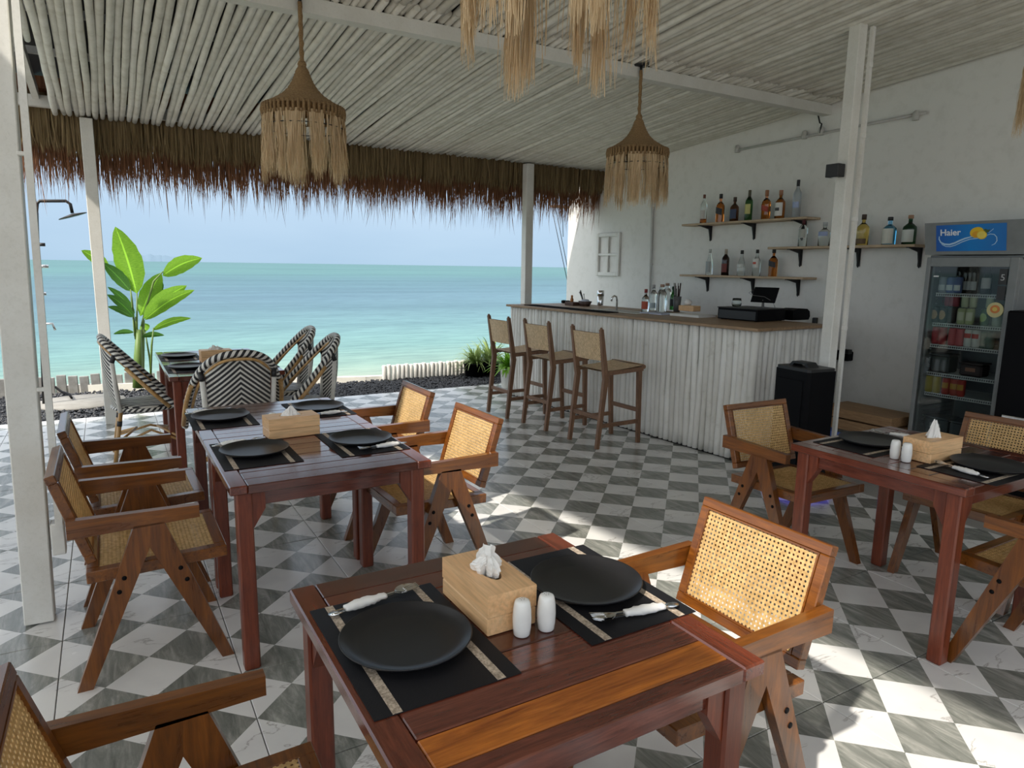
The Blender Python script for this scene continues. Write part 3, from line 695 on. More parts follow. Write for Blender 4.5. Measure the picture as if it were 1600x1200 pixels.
# place settings
def make_mat(label):
    t=thing('placemat',label,'placemat',group='black placemats with beige stripes')
    MB().box((0,0,.001),(.305,.45,.002)).build('cloth',M_MAT,t)
    for s in(-1,1): MB().box((s*.108,0,.0022),(.019,.449,.0008)).build('stripe',M_STRIPE,t)
    return t
PL_PROF=[(0,.006),(.098,.006),(.113,.008),(.128,.014),(.1385,.0215),(.1405,.0225),(.1415,.021),(.132,.0125),(.115,.004),(.095,.0),(0,.0)]
PL=MB().lathe(PL_PROF,n=64,close=False).mesh('plate'); PL.materials.append(M_PLATE)
def crumple(L, r, seed, n=16, k=10, amp=.35):
    rg=random.Random(seed); m=MB(); vs=[]
    for i in range(n):
        t=i/(n-1); rr=r*(.75+.35*math.sin(t*PI)+rg.uniform(-amp,amp)*.4)
        for j in range(k):
            a=2*PI*j/k; q=rr*(1+rg.uniform(-amp,amp)); vs.append((L*(t-.5),math.cos(a)*q,max(-r*.8,math.sin(a)*q*.8)))
    fs=[(i*k+j,i*k+(j+1)%k,(i+1)*k+(j+1)%k,(i+1)*k+j) for i in range(n-1) for j in range(k)]+[tuple(range(k))[::-1],tuple((n-1)*k+j for j in range(k))]
    return m.add(vs,fs,True)
def make_cutlery(label, seed=1):
    t=thing('wrapped_cutlery',label,'cutlery',group='fork and spoon wrapped in paper napkins')
    crumple(.105,.0125,seed,amp=.22).build('napkin',M_PAPER,t,loc=(-.03,0,.011))
    # spoon
    sp=MB(); sp.bar((-.10,0,.006),(.05,0,.008),.006,.0025); 
    vs=[];n=10
    for i in range(n+1):
        u=i/n; hw=.019*math.sin(PI*min(1,u*.93+.04))**.75
        for j in range(5):
            v=(j-2)/2; vs.append((.05+.058*u,hw*v,.012-.007*(1-v*v)*math.sin(PI*u)+.002))
    sp.add(vs,[(i*5+j,i*5+j+1,(i+1)*5+j+1,(i+1)*5+j) for i in range(n) for j in range(4)],True); sp.build('spoon',M_STEEL,t,rot=(0,0,.05))
    fk=MB(); fk.bar((-.108,-.006,.010),(.045,.0,.014),.006,.0025); fk.add([(.045,-.004,.014),(.045,.004,.014),(.062,-.012,.012),(.062,.012,.012),(.075,-.0125,.013),(.075,.0125,.013)],[(0,2,3,1),(2,4,5,3)])
    for j in range(4): fk.bar((.073,-.0105+.007*j,.013),(.108,-.0095+.0063*j,.018),.0032,.0016)
    fk.build('fork',M_STEEL,t,rot=(0,0,-.06))
    MB().lathe([(0,0),(.010,.0015),(.012,.003),(0,.0035)],n=16,sc=(1.5,1)).build('handle_end',M_STEEL,t,loc=(-.106,-.003,.006))
    return t
def make_box(label):
    t=thing('tissue_box',label,'tissue box',group='wooden tissue boxes')
    L,W,H=.235,.125,.095
    m=MB(); m.box((0,0,.021),(L,W,.042),bev=.003); m.build('box_base',M_PINE,t)
    m=MB(); n=24; hole=[(.055*math.cos(2*PI*i/n),.022*math.sin(2*PI*i/n)) for i in range(n)]
    def edge(i):
        a=2*PI*i/n; c,s=math.cos(a),math.sin(a); k=min((L/2)/abs(c) if abs(c)>1e-6 else 9,(W/2)/abs(s) if abs(s)>1e-6 else 9); return (c*k,s*k)
    # top ring with corners snapped
    out=[edge(i) for i in range(n)]
    for cx_ in(-1,1):
        for cy_ in(-1,1):
            a=math.atan2(cy_*W,cx_*L)%(2*PI); i=round(a/(2*PI)*n)%n; out[i]=(cx_*L/2,cy_*W/2)
    vs=[(x,y,H) for x,y in out]+[(x,y,H) for x,y in hole]+[(x,y,H-.03) for x,y in hole]+[(x,y,.044) for x,y in out]
    fs=[]
    for i in range(n):
        j=(i+1)%n; fs+=[(i,j,n+j,n+i),(n+i,n+j,2*n+j,2*n+i),(3*n+i,3*n+j,j,i)]
    m.add(vs,fs); m.build('lid',M_PINE,t)
    MB().prism(hole,H-.032,H-.03).build('opening',M_DARK,t)
    return t
def tissue(seed, tall=.062, lean=(.01,.0), pointy=.5):
    rg=random.Random(seed); m=MB(); n=15;k=44; vs=[]; ph=[rg.uniform(0,6) for _ in range(5)]
    for i in range(n):
        t=i/(n-1); flare=(.55+.75*math.sin(PI*min(1,t*1.15+.1))) if pointy<.7 else (1.25-1.05*t)
        for j in range(k):
            a=2*PI*j/k
            f=1+.34*math.sin(4*a+ph[0]+t*1.6)+.22*math.sin(9*a+ph[1]-t*2.2)+.10*math.sin(17*a+ph[3]+t*5)+rg.uniform(-.10,.10)
            top=.35+.65*max(0,math.sin(a*1.5+ph[2]))
            z=tall*t*(1-(1-top)*t*(.45 if pointy<.7 else .12))+rg.uniform(-.0015,.0015)
            vs.append((.030*flare*f*math.cos(a)+lean[0]*t,.020*flare*f*math.sin(a)+lean[1]*t,z-.012))
    fs=[(i*k+j,i*k+(j+1)%k,(i+1)*k+(j+1)%k,(i+1)*k+j) for i in range(n-1) for j in range(k)]+[tuple((n-1)*k+j for j in range(k))]
    return m.add(vs,fs,False)
SH_PROF=[(.0165,0),(.0185,.003),(.0205,.02),(.0212,.04),(.020,.062),(.0175,.076),(.0155,.081),(.010,.0835),(0,.084)]
SH=MB().lathe(SH_PROF,n=28).mesh('shaker'); SH.materials.append(M_CERAM)
dots=MB()
for i in range(5):
    a=i*1.2566; dots.lathe([(.0011,0),(.0011,.0004)],c=(.005*math.cos(a),.005*math.sin(a),.0835),n=6)
DOT=dots.mesh('holes'); DOT.materials.append(M_DARK)
def shaker(x,y,label):
    t=thing('salt_shaker',label,'shaker',(x,y,TZ),group='white ceramic shakers'); place('shaker_body',SH,None,t); place('holes',DOT,None,t)
MT=make_mat('black striped placemat at the left of the front table'); MT.location=(.508,1.292,TZ)
CU=make_cutlery('fork and spoon rolled in napkin behind the left plate of the front table'); 
a=at(523,955,Z=.76); b_=at(650,915,Z=.76); CU.location=((a.x+b_.x)/2,(a.y+b_.y)/2,TZ+.003); CU.rotation_euler=(0,0,math.atan2(b_.y-a.y,b_.x-a.x))
def matt(x,y,rz,label): dup(MT,(x,y,TZ),rz,label)
def plate(x,y,label,rz=0):
    o=place('dinner_plate',PL,None,None,(x,y,TZ+.003)); tag(o,label,'plate','matt black dinner plates')
def cut(x,y,rz,label): dup(CU,(x,y,TZ+.003),rz,label)
plate(.502,1.282,'round matt black plate at the left of the front table'); plate(1.0,1.312,'round matt black plate at the right of the front table')
matt(.998,1.305,0,'black striped placemat at the right of the front table')
a=at(938,965,Z=.76); b_=at(1040,946,Z=.76); cut((a.x+b_.x)/2,(a.y+b_.y)/2,math.atan2(a.y-b_.y,a.x-b_.x),'fork and spoon in crumpled napkin before the right plate of the front table')
BX=make_box('pine tissue box on the front table with white tissue pulled up'); BX.location=(.727,1.335,TZ); BX.rotation_euler=(0,0,PI/2+.0)
tissue(3,.082,(-.012,.004),.25).build('tissue',M_PAPER,BX,loc=(.005,0,.095))
shaker(.737,1.193,'white ceramic shaker beside tissue box on the front table, the one toward the left'); shaker(.797,1.187,'white ceramic shaker beside tissue box on the front table, the one toward the right')
def box2(x,y,rz,label,seed,tall,lean,pointy):
    c=thing('tissue_box',label,'tissue box',(x,y,TZ),rz,'wooden tissue boxes')
    for ch in BX.children:
        if not ch.name.startswith('tissue'): q=ch.copy(); COL.objects.link(q); q.parent=c
    tissue(seed,tall,lean,pointy).build('tissue',M_PAPER,c,loc=(0,0,.095)); return c
box2(.712,3.262,.05,'pine tissue box in the middle of the long table, white tissue standing up',11,.055,(.0,.0),.9)
box2(3.075,1.585,-.02,'pine tissue box on the right table with tall pointed tissue',21,.085,(.02,.01),.95)
box2(.74,6.05,.03,'pine tissue box on the table among the chevron chairs',31,.05,(0,0),.5)
shaker(.655,3.40,'white shaker standing behind the tissue box of the long table')
shaker(2.912,1.652,'white shaker on the right table, the one further left of the pair'); shaker(2.905,1.598,'white shaker on the right table, the closer one of the pair')
for x,y,w_,yy_ in ((.500,3.005,'left','front half'),(.958,2.985,'right','front half'),(.468,3.765,'left','rear half'),(.975,3.785,'right','rear half')):
    matt(x,y,0,'black striped placemat at the %s of the long table, %s'%(w_,yy_)); plate(x,y,'round matt black plate at the %s of the long table, %s'%(w_,yy_))
cut(.47,3.175,.12,'napkin wrapped cutlery behind the left plate on the front half of the long table'); cut(.435,3.93,.1,'napkin wrapped cutlery behind the left plate on the rear half of the long table')
cut(1.0,2.82,PI+.1,'napkin wrapped cutlery before the right plate on the front half of the long table'); cut(.965,3.60,PI+.05,'napkin wrapped cutlery before the right plate on the rear half of the long table')
matt(3.07,1.855,PI/2,'black striped placemat on the right table, at its far end'); plate(3.07,1.862,'black plate on the right table at its far end')
matt(3.10,1.385,PI/2,'black striped placemat on the right table, beside the picture edge'); plate(3.12,1.375,'black plate on the right table partly cut by the picture edge')
a=at(1465,722,Z=.76); b_=at(1533,742,Z=.76); cut((a.x+b_.x)/2,(a.y+b_.y)/2,math.atan2(a.y-b_.y,a.x-b_.x),'napkin wrapped cutlery on the right table in front of the cut plate')
a=at(1378,677,Z=.76); b_=at(1408,682,Z=.76); cut((a.x+b_.x)/2+.03,(a.y+b_.y)/2,math.atan2(a.y-b_.y,a.x-b_.x),'napkin wrapped cutlery behind the far plate of the right table')
for x,y,l1,l2 in ((.50,5.72,'left','front half'),(.98,5.72,'right','front half'),(.50,6.42,'left','sea half'),(.98,6.42,'right','sea half')):
    matt(x,y,0,'dark striped placemat on the table among the chevron chairs, %s side, %s'%(l1,l2)); plate(x,y,'black plate on the table among the chevron chairs, %s side, %s'%(l1,l2))

# ================================================================== CHEVRON RATTAN CHAIRS
def ring_tube(pts, r, n=10, vper=1.0):
    pts=[Vector(p) for p in pts]; m=MB(); vs=[]; uv=[]; prev=None; L=0
    for i,p in enumerate(pts):
        if i: L+=(p-pts[i-1]).length
        d=(pts[min(i+1,len(pts)-1)]-pts[max(i-1,0)]).normalized()
        a=(d.cross(Vector((0,0,1))).normalized() if prev is None else (prev-d*prev.dot(d)).normalized()); prev=a; b=d.cross(a)
        for j in range(n+1):
            t=2*PI*j/n; vs.append(p+(a*math.cos(t)+b*math.sin(t))*r); uv.append((L,j/n))
    k=n+1; m.add(vs,[(i*k+j,i*k+j+1,(i+1)*k+j+1,(i+1)*k+j) for i in range(len(pts)-1) for j in range(n)],True); m.uv=uv; return m
def rim_pt(a, off=0.0):
    c=max(0,math.cos(a)); sn=math.sin(a); h=.41+.555*c**.78; y=(.305+off)*math.copysign(abs(sn)**.72,sn); x=.20-.50*((h-.41)/.555)**.95
    return Vector((x,y,h+off*c))
def make_rattan(label):
    t=thing('rattan_chair',label,'chair',group='black and white chevron rattan chairs')
    A=[math.radians(-90+180*i/48) for i in range(49)]
    ring_tube([rim_pt(a) for a in A],.023).build('rim',M_RIM,t)
    hoop=[rim_pt(a,-.034)+Vector((-.012,0,0)) for a in A[3:-3]]
    MB().tube(hoop,.010,8).build('inner_hoop',M_BAMBOO,t)
    m=MB(); rows=14; cols=21; V=[]; yw=.205
    def rim_at(y):
        a=math.asin(min(1,(abs(y)/.305)**(1/.72))); return rim_pt(a)
    for r in range(rows):
        for c in range(cols):
            v=(c/(cols-1))*2-1; y=yw*v; P=rim_at(y); u=r/(rows-1); z=.43+(P.z-.43)*u; xb=-.225-.03*(1-v*v)
            V.append((xb+(P.x-xb)*u**1.6-.03*math.sin(PI*u)*(1-v*v),y*(.90+.10*u),z))
    F=[(r*cols+c,r*cols+c+1,(r+1)*cols+c+1,(r+1)*cols+c) for r in range(rows-1) for c in range(cols-1)]
    V2=[(x+.006,y,z) for x,y,z in V]
    m.add(V,F,True); m.add(V2,[f[::-1] for f in F],True); m.build('woven_back',M_CHEV,t)
    s=MB(); prof=[(0,.41),(.20,.408),(.232,.412),(.244,.425),(.236,.44),(.20,.446),(0,.440)]; s.lathe(prof,n=36,close=False,sc=(1.0,1.08)); s.build('seat',M_CHEV,t,loc=(-.01,0,0))
    ring_tube([(.245*math.cos(q)-.01,.265*math.sin(q),.415) for q in [2*PI*i/40 for i in range(41)]],.015).build('seat_rim',M_RIM,t)
    for sy in(-1,1):
        f=MB().tube([(.19,sy*.215,.41),(.205,sy*.225,.22),(.215,sy*.232,0)],.0165,10).build('leg',M_BAMBOO,t)
        r=MB().tube([(-.20,sy*.175,.41),(-.235,sy*.19,.2),(-.265,sy*.20,0)],.0165,10).build('leg',M_BAMBOO,t)
        for o,pts in ((f,((.197,sy*.219,.33),(.198,sy*.2205,.29))),(r,((-.213,sy*.181,.33),(-.219,sy*.1835,.29)))):
            MB().tube(pts,.0185,10).build('binding',M_BLACKWRAP,o)
            MB().tube([(pts[0][0],pts[0][1],.07),(pts[0][0]*1.05,pts[0][1]*1.02,.055)],.0195,10).build('binding',M_WRAP,o)
        MB().tube([(-.205,sy*.195,.40),(-.225,sy*.212,.60),(-.235,sy*.222,.79)],.0165,10).build('wrapped_post',M_WRAP,t); MB().tube([(-.235,sy*.222,.79),(-.215,sy*.228,.845)],.018,10).build('binding',M_BLACKWRAP,t)
        ring=[rim_pt(math.radians(sy*k),.014)+Vector((-.03,0,-.014)) for k in (88,80,72,64,57)]
        MB().tube(ring,.0155,10).build('arm_cane',M_BAMBOO,t)
        MB().tube([(.20,sy*.222,.14),(0,sy*.10,.22),(-.238,sy*.190,.14)],.010,8).build('brace',M_BAMBOO,t)
    MB().tube([(.205,-.225,.16),(0.05,-.0,.23),(.205,.225,.16)],.010,8).build('brace',M_BAMBOO,t)
    MB().tube([(-.24,-.19,.16),(-.10,0,.23),(-.24,.19,.16)],.010,8).build('brace',M_BAMBOO,t)
    return t
RC=make_rattan('chevron rattan chair seen from behind, its back against the rear of the long table'); RC.location=(.715,4.99,0); RC.rotation_euler=(0,0,PI/2)
dup(RC,(.235,6.15,0),.0,'chevron rattan chair seen from the side, beside the white post and the leafy plant')
dup(RC,(1.31,5.62,0),PI-.06,'chevron rattan chair facing left beside the gravel, the closer of its overlapping pair')
dup(RC,(1.30,6.35,0),PI-.02,'chevron rattan chair facing left, farther of its overlapping pair, toward the sea')

# ================================================================== BAR
BR=math.radians(3.0); BC=Vector((4.343,3.635,0)); E1=Vector((math.cos(BR),math.sin(BR),0)); E2=Vector((-math.sin(BR),math.cos(BR),0))
bar=thing('bar_counter','long bar counter faced with white upright poles under a thin brown wooden top','bar counter',BC,BR)
BL=3.52; BW=.93; BH=1.10
MB().box((BW/2+.02,BL/2,.53),(BW-.10,BL-.10,1.06)).build('core',M_DARK,bar)
m=MB(); m.box((BW/2-.01,BL/2,BH-.0125),(BW+.04,BL+.06,.025),bev=.004); m.build('countertop',M_TOPBAR,bar)
def bpole(seed,h=1.062,r=.031):
    rg=random.Random(seed); n=9; pts=[];rad=[]; ph=rg.uniform(0,6)
    for i in range(n):
        t=i/(n-1); pts.append((.004*math.sin(ph+5*t),.005*math.sin(ph*1.7+4*t),.012+h*t)); rad.append(r*(1+rg.uniform(-.08,.08))*(1.08-.16*t if seed%2 else .92+.16*t))
    me=MB().tube(pts,rad,10).mesh('pole'); me.materials.append(M_POLE_BAR); return me
BP=[bpole(s) for s in range(12)]
y=.03; i=0
while y<BL-.01:
    o=bpy.data.objects.new('pole',BP[(i*5)%12]); COL.objects.link(o); o.parent=bar; o.location=(.030,y,0); o.rotation_euler=(random.uniform(-.008,.008),0,random.uniform(0,6)); y+=.0585+random.uniform(-.004,.005); i+=1
x=.085
while x<BW:
    o=bpy.data.objects.new('pole',BP[(i*5)%12]); COL.objects.link(o); o.parent=bar; o.location=(x,.032,0); o.rotation_euler=(0,random.uniform(-.008,.008),random.uniform(0,6)); x+=.0575+random.uniform(-.004,.005); i+=1
MB().box((0.035,BL/2,.008),(.05,BL,.016)).build('kick_board',M_DARK,bar)
def bz(px,py,z=BH): 
    p=at(px,py,Z=z); return p
# stools
def make_stool(label):
    t=thing('bar_stool',label,'stool',group='teak bar stools at the counter')
    for s in(-1,1):
        m=MB(); m.bar((-.245,s*.195,0),(-.175,s*.195,.62),.028,.034,(1,0,0),w1=.032,h1=.048); m.bar((-.175,s*.195,.60),(-.245,s*.200,1.035),.032,.048,(1,0,0),w1=.028,h1=.030)
        m.tube([(-.245,s*.200,1.025),(-.248,s*.200,1.05)],[.0165,.010],10); m.build('leg',M_TEAK,t)
        MB().bar((.235,s*.185,0),(.205,s*.195,.665),.028,.034,(1,0,0),w1=.032,h1=.044).build('leg',M_TEAK,t)
        MB().bar((-.19,s*.195,.655),(.245,s*.195,.672),.026,.036).build('side_rail',M_TEAK_Y,t)
        MB().bar((-.222,s*.195,.20),(.224,s*.188,.20),.020,.034).build('foot_rail',M_TEAK_Y,t)
    MB().tube([(.245,-.215,.69),(.245,.215,.69)],.019,12).build('front_rail',M_TEAK_Y,t)
    MB().bar((-.215,-.195,.27),(-.215,.195,.27),.022,.036).build('foot_rail',M_TEAK_Y,t)
    MB().bar((.222,-.195,.30),(.222,.195,.30),.022,.036).build('foot_rail',M_TEAK_Y,t)
    def weave(n1,n2,fn,name):
        V=[fn(i/(n1-1),j/(n2-1)) for i in range(n1) for j in range(n2)]; F=[(i*n2+j,i*n2+j+1,(i+1)*n2+j+1,(i+1)*n2+j) for i in range(n1-1) for j in range(n2-1)]
        m=MB(); m.add([v[0] for v in V],F,True); m.add([v[1] for v in V],[f[::-1] for f in F],True); return m.build(name,M_WEAVE,t)
    weave(12,8,lambda u,v:((-.185+.45*u,(v-.5)*.40,.678+.035*u*u*.9-.020*math.sin(PI*u)*math.sin(PI*v)),(-.185+.45*u,(v-.5)*.40,.666+.035*u*u*.9-.020*math.sin(PI*u)*math.sin(PI*v))),'woven_seat')
    def bk(u,v):
        z=.765+.235*v; x=-.197-.040*v-.025*math.sin(PI*u); y=(u-.5)*.39
        return ((x,y,z),(x-.011,y,z))
    weave(12,8,bk,'woven_back')
    for zz in (.78,.99): MB().bar((-.200-.04*(zz-.765)/.235,-.2,zz),(-.200-.04*(zz-.765)/.235,.2,zz),.016,.022).build('back_rail',M_TEAK_Y,t)
    return t
STL=make_stool('teak bar stool with woven seat, the one of the three farthest from the plants'); STL.location=(3.800,4.79,0); STL.rotation_euler=(0,0,.03)
dup(STL,(3.775,5.56,0),.04,'middle one of the three teak bar stools along the counter')
dup(STL,(3.715,6.19,0),.02,'teak bar stool with woven seat, next to the potted plants')

# ================================================================== SHELVES AND BOTTLES
def g_clear(): return glass('glass_clear',(.93,.97,.96))
G={'clear':glass('glass_clear',(.90,.95,.94)),'amber':glass('liquor_amber',(.62,.20,.03)),'green':glass('glass_green',(.05,.20,.05)),'dark':glass('glass_dark',(.035,.016,.012)),
   'blue':glass('glass_blue',(.10,.42,.66)),'gold':glass('liquor_gold',(.85,.62,.16)),'brown':glass('glass_brown',(.16,.06,.025)),'frost':glass('glass_frost',(.75,.82,.90),.35),'deepgreen':glass('glass_deep_green',(.015,.10,.035))}
LBL={}
def lab(c):
    n='label_%02d%02d%02d'%tuple(int(k*99) for k in c)
    return mat(n,c,.6)
SHAPES={'round':[(.0,0),(.92,0),(1,.015),(1,.58),(.93,.66),(.55,.75),(.34,.80),(.32,.93),(.36,.94),(.36,.965)],
 'slim':[(.0,0),(.95,0),(1,.01),(1,.52),(.9,.60),(.5,.70),(.34,.78),(.30,.94),(.34,.965)],
 'squat':[(.0,0),(.92,0),(1,.02),(1,.52),(.95,.60),(.60,.68),(.30,.73),(.28,.92),(.33,.955)],
 'taper':[(.0,0),(.92,0),(.98,.02),(.96,.35),(.80,.52),(.50,.68),(.34,.78),(.32,.92),(.36,.955)],
 'jug':[(.0,0),(.94,0),(1,.02),(1,.55),(.9,.66),(.62,.76),(.50,.80),(.50,.88),(.52,.90)]}
def bottle(p, h, r, shape, gl, label, lc=None, cap=(.02,.02,.02), square=False, lh=(.16,.46), slant=False, liquid=None, caph=.13, deco=None, group='bottles of spirits on the wall shelves', face=PI):
    t=thing('liquor_bottle',label,'bottle',p,0,group)
    n=8 if square else 26; rot=face
    pr=[(q*r,z*h) for q,z in SHAPES[shape]]
    me=MB().lathe(pr,n=n,smooth=not square,close=True)
    if square:
        a=PI/8; me.v=[(x*math.cos(a)-y*math.sin(a),x*math.sin(a)+y*math.cos(a),z) for x,y,z in me.v]
    me.build('glass_body',G[gl],t)
    if liquid:
        MB().lathe([(0,.004),(r*.9,.004),(r*.9,h*liquid[1]),(0,h*liquid[1])],n=20,close=False).build('liquid',G[liquid[0]],t)
    ct=h*(1-caph); MB().lathe([(0,ct),(r*.40,ct),(r*.40,h*.985),(r*.36,h),(0,h)],n=16,close=False).build('cap',lab(cap),t)
    if lc:
        m=MB(); k=14; z0,z1=lh[0]*h,lh[1]*h; V=[]
        for i in range(k+1):
            a=rot-1.15+2.3*i/k; dz=(i/k-.5)*.10*h if slant else 0
            rr=r*1.012 if not square else r*.955/ max(abs(math.cos((a-rot+PI/4)%(PI/2)-PI/4)),.75)
            if square: rr=r*1.0
            V+= [(rr*math.cos(a),rr*math.sin(a),z0-dz),(rr*math.cos(a),rr*math.sin(a),z1-dz)]
        m.add(V,[(2*i,2*i+2,2*i+3,2*i+1) for i in range(k)],True); lo=m.build('paper_label',lab(lc),t)
        if deco:
            m=MB(); V=[]; z0=h*(lh[0]+.38*(lh[1]-lh[0])); z1=h*(lh[0]+.62*(lh[1]-lh[0]))
            for i in range(9):
                a=rot-.5+1.0*i/8; rr=r*1.03; V+= [(rr*math.cos(a),rr*math.sin(a),z0),(rr*math.cos(a),rr*math.sin(a),z1)]
            m.add(V,[(2*i,2*i+2,2*i+3,2*i+1) for i in range(8)],True); m.build('label_band',lab(deco),lo)
    return t
def shelf(label, y0, y1, z, brk):
    t=thing('wall_shelf',label,'shelf',(X_WALL-.105,(y0+y1)/2,z),0,'wooden wall shelves')
    MB().box((0,0,-.011),(.205,y1-y0,.022),bev=.003).build('board',M_SHELF,t)
    for yb_ in brk:
        b=MB(); yy=yb_-(y0+y1)/2
        b.box((.098,yy,-.10),(.008,.028,.16)); b.box((0,yy,-.026),(.19,.028,.008))
        b.add([(.094,yy-.006,-.19),(.094,yy+.006,-.19),(.094,yy-.006,-.03),(.094,yy+.006,-.03),(-.075,yy-.006,-.03),(-.075,yy+.006,-.03),(.06,yy-.006,-.06),(.06,yy+.006,-.06)],[(0,1,3,2),(2,3,5,4),(0,2,6),(2,4,6),(1,7,3),(3,7,5),(0,6,7,1),(6,4,5,7)])
        b.build('bracket',M_BLACK,t)
    return t
def wy(px,py): return at(px,py,X=X_WALL-.02).y
XS=X_WALL-.115
ZA=at(1180,343,X=XS-.1).z; ZB=at(1180,431.5,X=XS-.1).z; ZC=at(1340,383,X=XS-.1).z
shelf('upper wooden wall shelf behind the bar carrying seven bottles',wy(1281,336),wy(1084,350),ZA,[wy(1257,345),wy(1178,352),wy(1110,355)])
shelf('lower wooden wall shelf behind the bar carrying five bottles',wy(1275,432),wy(1080,432),ZB,[wy(1247,440),wy(1176,440),wy(1105,440)])
shelf('wooden wall shelf passing behind the tall white post, up to the fridge',wy(1450,381),wy(1219,386),ZC,[wy(1438,386),wy(1342,388),wy(1251,388)])
def bot(px,top,z,*a,**k):
    p=at(px,top,X=XS); h=p.z-z; return bottle((XS,p.y,z),h,*a,**k)
bot(1101,304,ZA,.036,'round','clear','clear bottle with brown cap, first on the upper shelf beside the wall edge',lc=(.55,.53,.50),cap=(.16,.06,.04),liquid=('amber',.16))
bot(1127,303,ZA,.046,'squat','amber','square amber whisky bottle with slanted black label on the upper shelf',lc=(.03,.03,.035),cap=(.02,.02,.02),square=True,slant=True,lh=(.30,.52),caph=.16)
bot(1149,308,ZA,.045,'squat','brown','small squat dark bottle with navy label on the upper shelf',lc=(.04,.06,.12),cap=(.05,.03,.02),lh=(.12,.50),caph=.18)
bot(1172,297,ZA,.038,'round','green','dark green bottle with yellow label and long foil neck',lc=(.55,.52,.20),cap=(.10,.09,.06),lh=(.22,.54),caph=.33)
bot(1199,297,ZA,.046,'squat','amber','amber bottle with copper cap and slanted red label on the upper shelf',lc=(.35,.05,.03),cap=(.35,.16,.08),square=True,slant=True,lh=(.30,.48),caph=.20)
bot(1221,297,ZA,.047,'squat','amber','bourbon bottle with large white label on the upper shelf',lc=(.72,.70,.66),cap=(.35,.17,.10),lh=(.10,.56),caph=.18,deco=(.05,.05,.05))
bot(1248,281,ZA,.038,'round','frost','tall frosted bottle with blue lettering and black cap, last on the upper shelf',lc=(.35,.42,.62),cap=(.03,.03,.04),lh=(.26,.42),caph=.17)
bot(1110,389,ZB,.038,'taper','clear','clear bottle with grey label, first on the lower shelf',lc=(.35,.38,.38),cap=(.45,.47,.45),lh=(.10,.52),caph=.16)
bot(1135,389,ZB,.040,'round','dark','very dark wine coloured bottle with red print on the lower shelf',lc=(.16,.03,.025),cap=(.40,.35,.28),lh=(.12,.44),caph=.20)
bot(1160,391,ZB,.041,'taper','clear','conical clear bottle with black cap on the lower shelf',lc=(.70,.72,.68),cap=(.02,.02,.02),lh=(.34,.46),caph=.15)
bot(1184,390,ZB,.040,'slim','clear','clear bottle with white label and red band on the lower shelf',lc=(.66,.66,.62),cap=(.02,.02,.02),lh=(.32,.66),caph=.14,deco=(.5,.06,.03))
bot(1210,388,ZB,.044,'squat','amber','square amber bottle with slanted black label on the lower shelf',lc=(.03,.03,.035),cap=(.02,.02,.02),square=True,slant=True,lh=(.36,.55),caph=.17)
bot(1257,340,ZC,.040,'round','clear','clear bottle with dark red cap, first on the long right shelf',lc=(.40,.40,.36),cap=(.09,.015,.02),lh=(.30,.60),caph=.26)
bot(1290,347,ZC,.052,'squat','clear','short round clear bottle with blue label half hidden by the post',lc=(.30,.36,.55),cap=(.45,.47,.48),lh=(.42,.60),caph=.16)
bot(1351,335,ZC,.050,'squat','gold','golden tequila bottle with dark label on the right shelf',lc=(.12,.07,.03),cap=(.05,.025,.02),lh=(.05,.22),caph=.17)
bot(1392,339,ZC,.054,'squat','blue','square blue gin bottle with cream label on the right shelf',lc=(.62,.62,.55),cap=(.02,.02,.02),square=True,lh=(.04,.58),caph=.13)
bot(1424,336,ZC,.053,'squat','deepgreen','green gin bottle with white label, next to the fridge',lc=(.60,.62,.58),cap=(.35,.20,.12),lh=(.08,.50),caph=.12)
# things on the bar
BG='bottles on the bar counter'
def onbar(px,py,label,h,r,shape,gl,**k):
    p=bz(px,py); return bottle(p,h,r,shape,gl,label,group=BG,face=PI+.35,**k)
onbar(1008,487,'rum bottle with red cap and round red label on the bar',.235,.041,'squat','clear',lc=(.42,.07,.03),cap=(.24,.03,.03),lh=(.12,.46),caph=.17)
onbar(1020,485,'clear bottle with steel cap and pale blue label on the bar',.275,.042,'round','clear',lc=(.55,.66,.70),cap=(.35,.35,.35),lh=(.10,.30),caph=.15)
onbar(1033,487,'large clear glass jar bottle with copper lid, the closer of two on the bar',.285,.058,'jug','clear',cap=(.35,.22,.16),caph=.10)
onbar(1041,482,'large clear glass jar bottle with copper lid, standing behind its twin',.285,.058,'jug','clear',cap=(.35,.22,.16),caph=.10)
onbar(1050,484,'slim dark green bottle between glass jars and straw holder',.255,.030,'slim','green',lc=(.03,.03,.03),cap=(.02,.06,.03))
onbar(1071,480,'black syrup bottle with pale label behind the straw holder',.27,.040,'round','dark',lc=(.50,.42,.32),cap=(.30,.32,.34),lh=(.12,.26),caph=.2)
p=bz(1057,487); t=thing('straw_holder','dark metal cup full of black straws on the bar','holder',p)
MB().lathe([(0,0),(.033,0),(.045,.16),(.041,.16),(.030,.006),(0,.006)],n=20,close=False).build('cup',M_GREYP,t)
for i in range(14):
    a=i*2.4; r0=.016; MB().tube([(r0*math.cos(a),r0*math.sin(a),.01),(.05*math.cos(a)*(.5+.5*((i*7)%5)/4),.05*math.sin(a)*(.5+.5*((i*3)%5)/4),.24+.03*((i*5)%3))],.004,6).build('straw',lab((.05,.02,.015)) if i%3 else M_BLACK,t)
p=bz(1078,489); o=MB().box((0,0,.028),(.11,.20,.055),bev=.003).build('wooden_box',M_PINE,loc=(p.x-.03,p.y-.02,BH+.022),rot=(0,0,BR)); tag(o,'small plain wooden box on the papers beside the till','box')
o=MB().lathe([(0,0),(.03,.0),(.045,.03),(.03,.055),(0,.06)],n=10,close=False).build('crumpled_cloth',M_PAPER,loc=(p.x+.0,p.y+.04,BH+.080)); tag(o,'crumpled pale napkin lying on the small wooden box','napkin')
